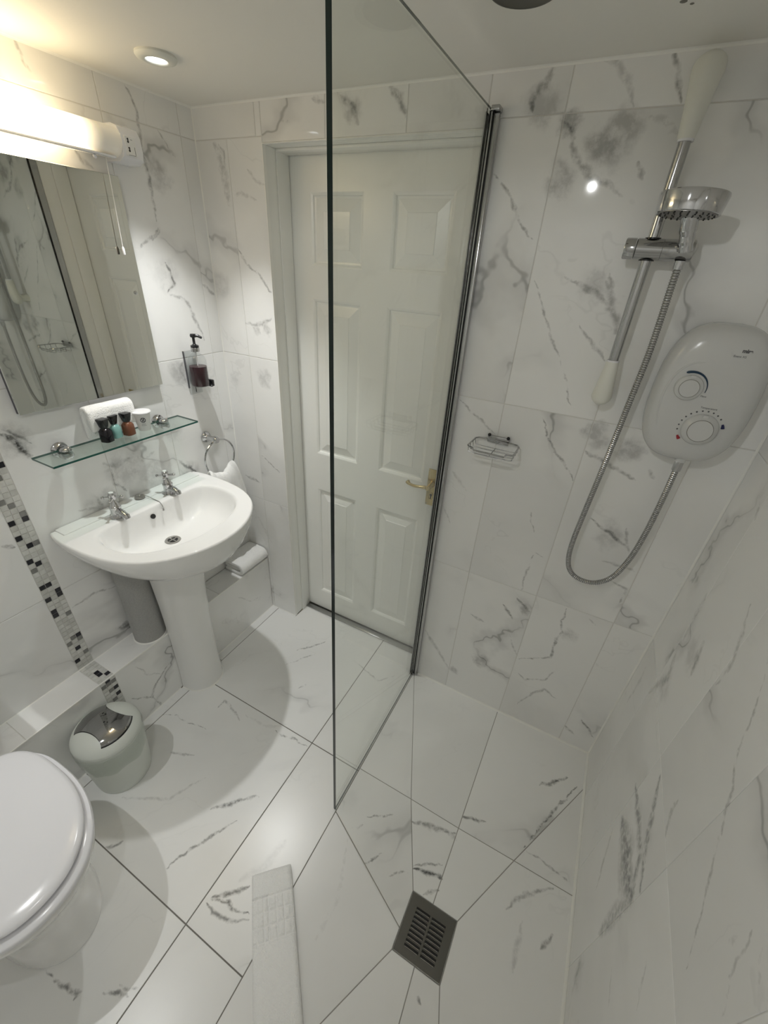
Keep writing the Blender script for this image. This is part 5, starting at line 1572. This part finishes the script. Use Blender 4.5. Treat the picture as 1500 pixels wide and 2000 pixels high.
# ------------------------------------------------------------------ electric shower unit
UX, UZ = 1.6335, 1.468
t = thing('electric_shower', 'white rounded electric shower heater with two dials on the shower wall', 'shower heater', (UX, 0, UZ))
def ushape(dx, dz, y, n=72, e=3.0):
    out = []
    for i in range(n):
        a = 2 * PI * i / n
        c, s = math.cos(a), math.sin(a)
        x = math.copysign(abs(c) ** (2 / e), c); z = math.copysign(abs(s) ** (2 / e), s)
        tap_ = 1.0 - 0.03 * z * z - (0.03 * z if z > 0 else 0)
        out.append((UX + dx * x * tap_ - 0.010 * (0 if z > 0 else z) * 0, y, UZ + dz * z))
    return out
bm = BM()
loft(bm, [ushape(0.104, 0.155, -0.0005), ushape(0.107, 0.159, -0.012), ushape(0.1075, 0.160, -0.045), ushape(0.1055, 0.158, -0.062), ushape(0.100, 0.152, -0.075), ushape(0.090, 0.142, -0.084),
          ushape(0.072, 0.122, -0.089, e=2.8), ushape(0.050, 0.095, -0.0910, e=2.6), ushape(0.02, 0.04, -0.0920, e=2.3)])
cover = obj('cover', bm, M['heater'], t, angle=60)
from mathutils.bvhtree import BVHTree
_cm = cover.data; _co = wl(cover)
COVER = BVHTree.FromPolygons([v.co + _co for v in _cm.vertices], [list(p.vertices) for p in _cm.polygons])
def facey(x, z):
    hit = COVER.ray_cast(Vector((x, -0.5, z)), Vector((0, 1, 0)))
    return hit[0].y if hit[0] is not None else -0.05
K1 = (1.592, 1.490); K2 = (1.6480, 1.400)
def dial(c, rb, rc, hb):
    fy = facey(*c) + 0.003
    bm = BM(); lathe(bm, [(0, 0), (rb, 0), (rb * 0.99, 0.006), (rb * 0.93, 0.011), (rc * 1.12, hb - 0.002), (rc * 1.04, hb), (rc * 1.02, hb - 0.0012), (rc, hb - 0.0012), (rc * 0.99, hb + 0.0005), (0, hb + 0.0012)], (c[0], fy, c[1]), (0, -1, 0), 48)
    k = obj('dial', bm, M['heater'], t, angle=32)
    bm = BM(); tube(bm, [(c[0] + rc * 1.01 * math.cos(a), fy - hb - 0.0001, c[1] + rc * 1.01 * math.sin(a)) for a in [2 * PI * i / 40 for i in range(40)]], 0.0006, 6, True)
    obj('dial_ring', bm, M['stain'], k)
    bm = BM(); box(bm, (c[0] - 0.006, fy - hb * 0.80, c[1] + rc * 1.05), (c[0] + 0.006, fy - 0.004, c[1] + rb * 0.97), 0.002, 2)
    obj('dial_grip', bm, M['heater'], k)
    return k
dial(K1, 0.0290, 0.0195, 0.016)
dial(K2, 0.0375, 0.0250, 0.018)
def onface(x, z, e=0.0004): return (x, facey(x, z) - e, z)
bm = BM()
arcp = [onface(K1[0] + 0.0350 * math.cos(math.radians(a)), K1[1] + 0.0350 * math.sin(math.radians(a))) for a in range(116, -16, -6)]
tube(bm, arcp, [max(0.0008, 0.0032 * min(1, (i + 1) / 2) * (1 - 0.82 * i / (len(arcp) - 1))) for i in range(len(arcp))], 8)
obj('flow_scale', bm, M['teal'], t)
for k in range(11):
    a = math.radians(190 - k * 14.6)
    bm = BM(); q = onface(K2[0] + 0.0440 * math.cos(a), K2[1] + 0.0440 * math.sin(a), 0.0)
    lathe(bm, [(0, 0.0), (0.0019, 0.0), (0.0016, 0.0009), (0, 0.0010)], q, (0, -1, 0), 10)
    obj('scale_dot', bm, M['ink'], t)
def mark(a, mt):
    a = math.radians(a); bm = BM()
    tube(bm, [onface(K2[0] + 0.0440 * math.cos(a + d), K2[1] + 0.0440 * math.sin(a + d)) for d in (0.10, 0.0, -0.10)][::1], [0.0022, 0.0030, 0.0037], 8)
    obj('temperature_mark', bm, mt, t)
def mark2(a, s, mt):
    bm = BM()
    ps = [math.radians(a + s * d) for d in (-6, 0, 7)]
    tube(bm, [onface(K2[0] + 0.0440 * math.cos(q), K2[1] + 0.0440 * math.sin(q)) for q in ps], [0.0020, 0.0030, 0.0038], 8)
    obj('temperature_mark', bm, mt, t)
mark2(216, 1, M['red']); mark2(21, -1, M['blue'])
def flat_text(name, body, size, x, z, bold=0.0):
    o = text(name, body, size, M['ink'], t, (x, 0, z), (1, 0, 0), (0, 0, 1), 0.0, bold)
    off = wl(t)
    for v in o.data.vertices:      # printed on the curved cover
        v.co.y = facey(v.co.x + off.x, v.co.z + off.z) - 0.0004 - off.y
    return o
flat_text('brand_lettering', 'mira', 0.0105, 1.6600, 1.5760, 0.0005)
flat_text('model_lettering', 'Event XS', 0.0064, 1.6480, 1.5655)
flat_text('flow_lettering', 'Flow', 0.0062, 1.6210, 1.4735)
flat_text('temperature_lettering', 'Temperature', 0.0062, 1.6310, 1.4490)
bm = BM()
gp = catmull([(1.604, 0, 1.548), (1.578, 0, 1.540), (1.558, 0, 1.515), (1.549, 0, 1.475), (1.551, 0, 1.430), (1.560, 0, 1.392)], 5)
tube(bm, [Vector(onface(p.x, p.z, -0.0008)) for p in gp], [0.0012 + 0.0016 * math.sin(PI * i / (len(gp) - 1)) for i in range(len(gp))], 8)
obj('moulded_ridge', bm, M['heater'], t)
bm = BM(); tube(bm, [(1.645, -0.060, 1.305), (1.645, -0.060, 1.325)], 0.012, 16)
obj('outlet', bm, M['heater'], t)

# ------------------------------------------------------------------ wire soap basket
BZ = 1.236
t = thing('soap_basket', 'small chrome wire soap basket fixed to the shower wall', 'soap basket', (1.17, 0, BZ))
bm = BM()
fr_ = [(1.135, -0.012, BZ), (1.112, -0.018, BZ), (1.104, -0.030, BZ), (1.103, -0.105, BZ), (1.110, -0.116, BZ), (1.122, -0.119, BZ), (1.126, -0.119, BZ - 0.008), (1.218, -0.119, BZ - 0.008), (1.222, -0.119, BZ), (1.236, -0.116, BZ), (1.242, -0.105, BZ), (1.2425, -0.030, BZ), (1.235, -0.018, BZ), (1.210, -0.012, BZ)]
tube(bm, fr_, 0.0027, 8, True)
obj('frame', bm, M['alu'], t)
for k, y in enumerate((-0.030, -0.055, -0.080, -0.104)):
    bm = BM()
    tube(bm, catmull([(1.104, y, BZ), (1.106, y, BZ - 0.014), (1.112, y, BZ - 0.020), (1.172, y, BZ - 0.021), (1.234, y, BZ - 0.020), (1.240, y, BZ - 0.014), (1.242, y, BZ)], 3), 0.0014, 6)
    obj('wire', bm, M['alu'], t)
bm = BM(); tube(bm, [(1.128, -0.114, BZ - 0.018), (1.172, -0.114, BZ - 0.019), (1.216, -0.114, BZ - 0.018)], 0.0014, 6)
tube(bm, [(1.172, -0.114, BZ - 0.0205), (1.172, -0.020, BZ - 0.0225)], 0.0013, 6)
obj('wire', bm, M['alu'], t)
bm = BM(); box(bm, (1.138, -0.012, BZ - 0.010), (1.206, -0.0006, BZ + 0.012), 0.002, 2)
obj('wall_bar', bm, M['alu'], t)
for x in (1.142, 1.202):
    bm = BM(); ball(bm, (x, -0.010, BZ + 0.013), 0.0055)
    obj('screw_cap', bm, M['black'], t)

# ------------------------------------------------------------------ drain
FX0, FX1, FY0, FY1 = dx0 + 0.0015, dx1 - 0.0015, dy0 + 0.0015, dy1 - 0.0015
t = thing('floor_drain', 'square stainless drain grate set in the shower floor', 'drain', ((FX0 + FX1) / 2, (FY0 + FY1) / 2, 0))
cxd, cyd = (FX0 + FX1) / 2, (FY0 + FY1) / 2
bm = BM(); box(bm, (FX0 + 0.004, FY0 + 0.004, -0.0013), (FX1 - 0.004, FY1 - 0.004, -0.0006))
obj('sump', bm, M['dark'], t, smooth=False)
# plate with two columns of slots
slots = []
ns_ = 9
for c in (0, 1):
    for k in range(ns_):
        x0 = cxd - 0.0475 + c * 0.0505; y0 = cyd - 0.050 + k * 0.0112
        slots.append((x0, x0 + 0.0445, y0, y0 + 0.0062))
xsd = sorted({FX0, FX1} | {s[0] for s in slots} | {s[1] for s in slots})
ysd = sorted({FY0, FY1} | {s[2] for s in slots} | {s[3] for s in slots})
bm = BM(); z1 = 0.0012; z0 = -0.0004
def isslot(x, y): return any(s[0] < x < s[1] and s[2] < y < s[3] for s in slots)
vv = {}
def V(x, y, z):
    k = (round(x, 6), round(y, 6), z)
    if k not in vv: vv[k] = bm.verts.new((x, y, z))
    return vv[k]
for i in range(len(xsd) - 1):
    for j in range(len(ysd) - 1):
        xa, xb, ya, yb = xsd[i], xsd[i + 1], ysd[j], ysd[j + 1]
        if isslot((xa + xb) / 2, (ya + yb) / 2):
            for (p, q) in (((xa, ya), (xb, ya)), ((xb, ya), (xb, yb)), ((xb, yb), (xa, yb)), ((xa, yb), (xa, ya))):
                bm.faces.new((V(*p, z1), V(*q, z1), V(*q, z0), V(*p, z0)))
        else:
            bm.faces.new((V(xa, ya, z1), V(xb, ya, z1), V(xb, yb, z1), V(xa, yb, z1)))
pl_ = obj('grate_plate', bm, M['plate'], t, smooth=False)
for s in slots:
    bm = BM(); 
    tube(bm, [(s[0] + 0.003, s[2] - 0.0010, 0.0009), (s[1] - 0.002, s[2] - 0.0010, 0.0009)], 0.0017, 6)
    obj('louvre', bm, M['alu'], t)
bm = BM()
for (a, b_) in (((FX0, FY0), (FX1, FY0)), ((FX1, FY0), (FX1, FY1)), ((FX1, FY1), (FX0, FY1)), ((FX0, FY1), (FX0, FY0))):
    tube(bm, [(a[0], a[1], 0.0005), (b_[0], b_[1], 0.0005)], 0.0012, 6)
obj('frame', bm, M['alu'], t, weld=False)

# ------------------------------------------------------------------ folded bath mat on the floor
org = Vector((0.9215, -0.9335, 0.0)); dl = Vector((0.690, -0.724, 0)); dw = Vector((0.724, 0.690, 0))
Lm, Wm, Hm = 0.50, 0.122, 0.034
bm = BM(); loops = []
nl = 230
def prof_mat(k=1.0):
    pts = []
    hw, h, r = Wm / 2, Hm, 0.013
    n = 60
    for i in range(n + 1): pts.append((-hw + r + (2 * hw - 2 * r) * i / n, h))
    for i in range(1, 9):
        a = PI / 2 - PI * i / 8; pts.append((hw - r + r * math.cos(a), h / 2 + h / 2 * math.sin(a)))
    for i in range(1, 11): pts.append((hw - r - (2 * hw - 2 * r) * i / 10, 0.0003))
    for i in range(1, 8):
        a = -PI / 2 - PI * i / 8; pts.append((-hw + r + r * math.cos(a), h / 2 + h / 2 * math.sin(a)))
    return pts
PM = prof_mat()
def groove(v, lines, w): return max([math.exp(-((v - q) / w) ** 2) for q in lines] + [0])
for j in range(nl + 1):
    s = Lm * j / nl
    e = min(1.0, (s / 0.014)) if s < 0.014 else 1.0
    e = math.sqrt(max(0.02, 1 - (1 - e) ** 2))
    lp = []
    for (u, z) in PM:
        zz = Hm / 2 + (z - Hm / 2) * e
        uu = u * (0.96 + 0.04 * e) * (1 + 0.02 * s)
        if z > Hm * 0.8:
            if 0.064 < s < 0.172:
                g = max(groove(s, (0.068, 0.102, 0.134, 0.167), 0.0034), groove(u, (-0.046, -0.026, -0.013, 0.011, 0.032, 0.050), 0.0030))
                zz -= 0.0060 * g
                if -0.013 < u < 0.011 and 0.09 < s < 0.15: zz -= 0.0022
            zz += 0.0026 * mnoise.noise(Vector((u * 60, s * 60, 3)))  + 0.0010 * mnoise.noise(Vector((u * 300, s * 300, 1)))
        p = org + dl * s + dw * uu
        lp.append((p.x, p.y, max(0.0003, zz)))
    loops.append(lp)
loft(bm, loops)
mt = obj('bath_mat', bm, M['towel'], None, angle=180)
tag(mt, 'white folded terry bath mat with embossed squares lying on the floor', 'bath mat')
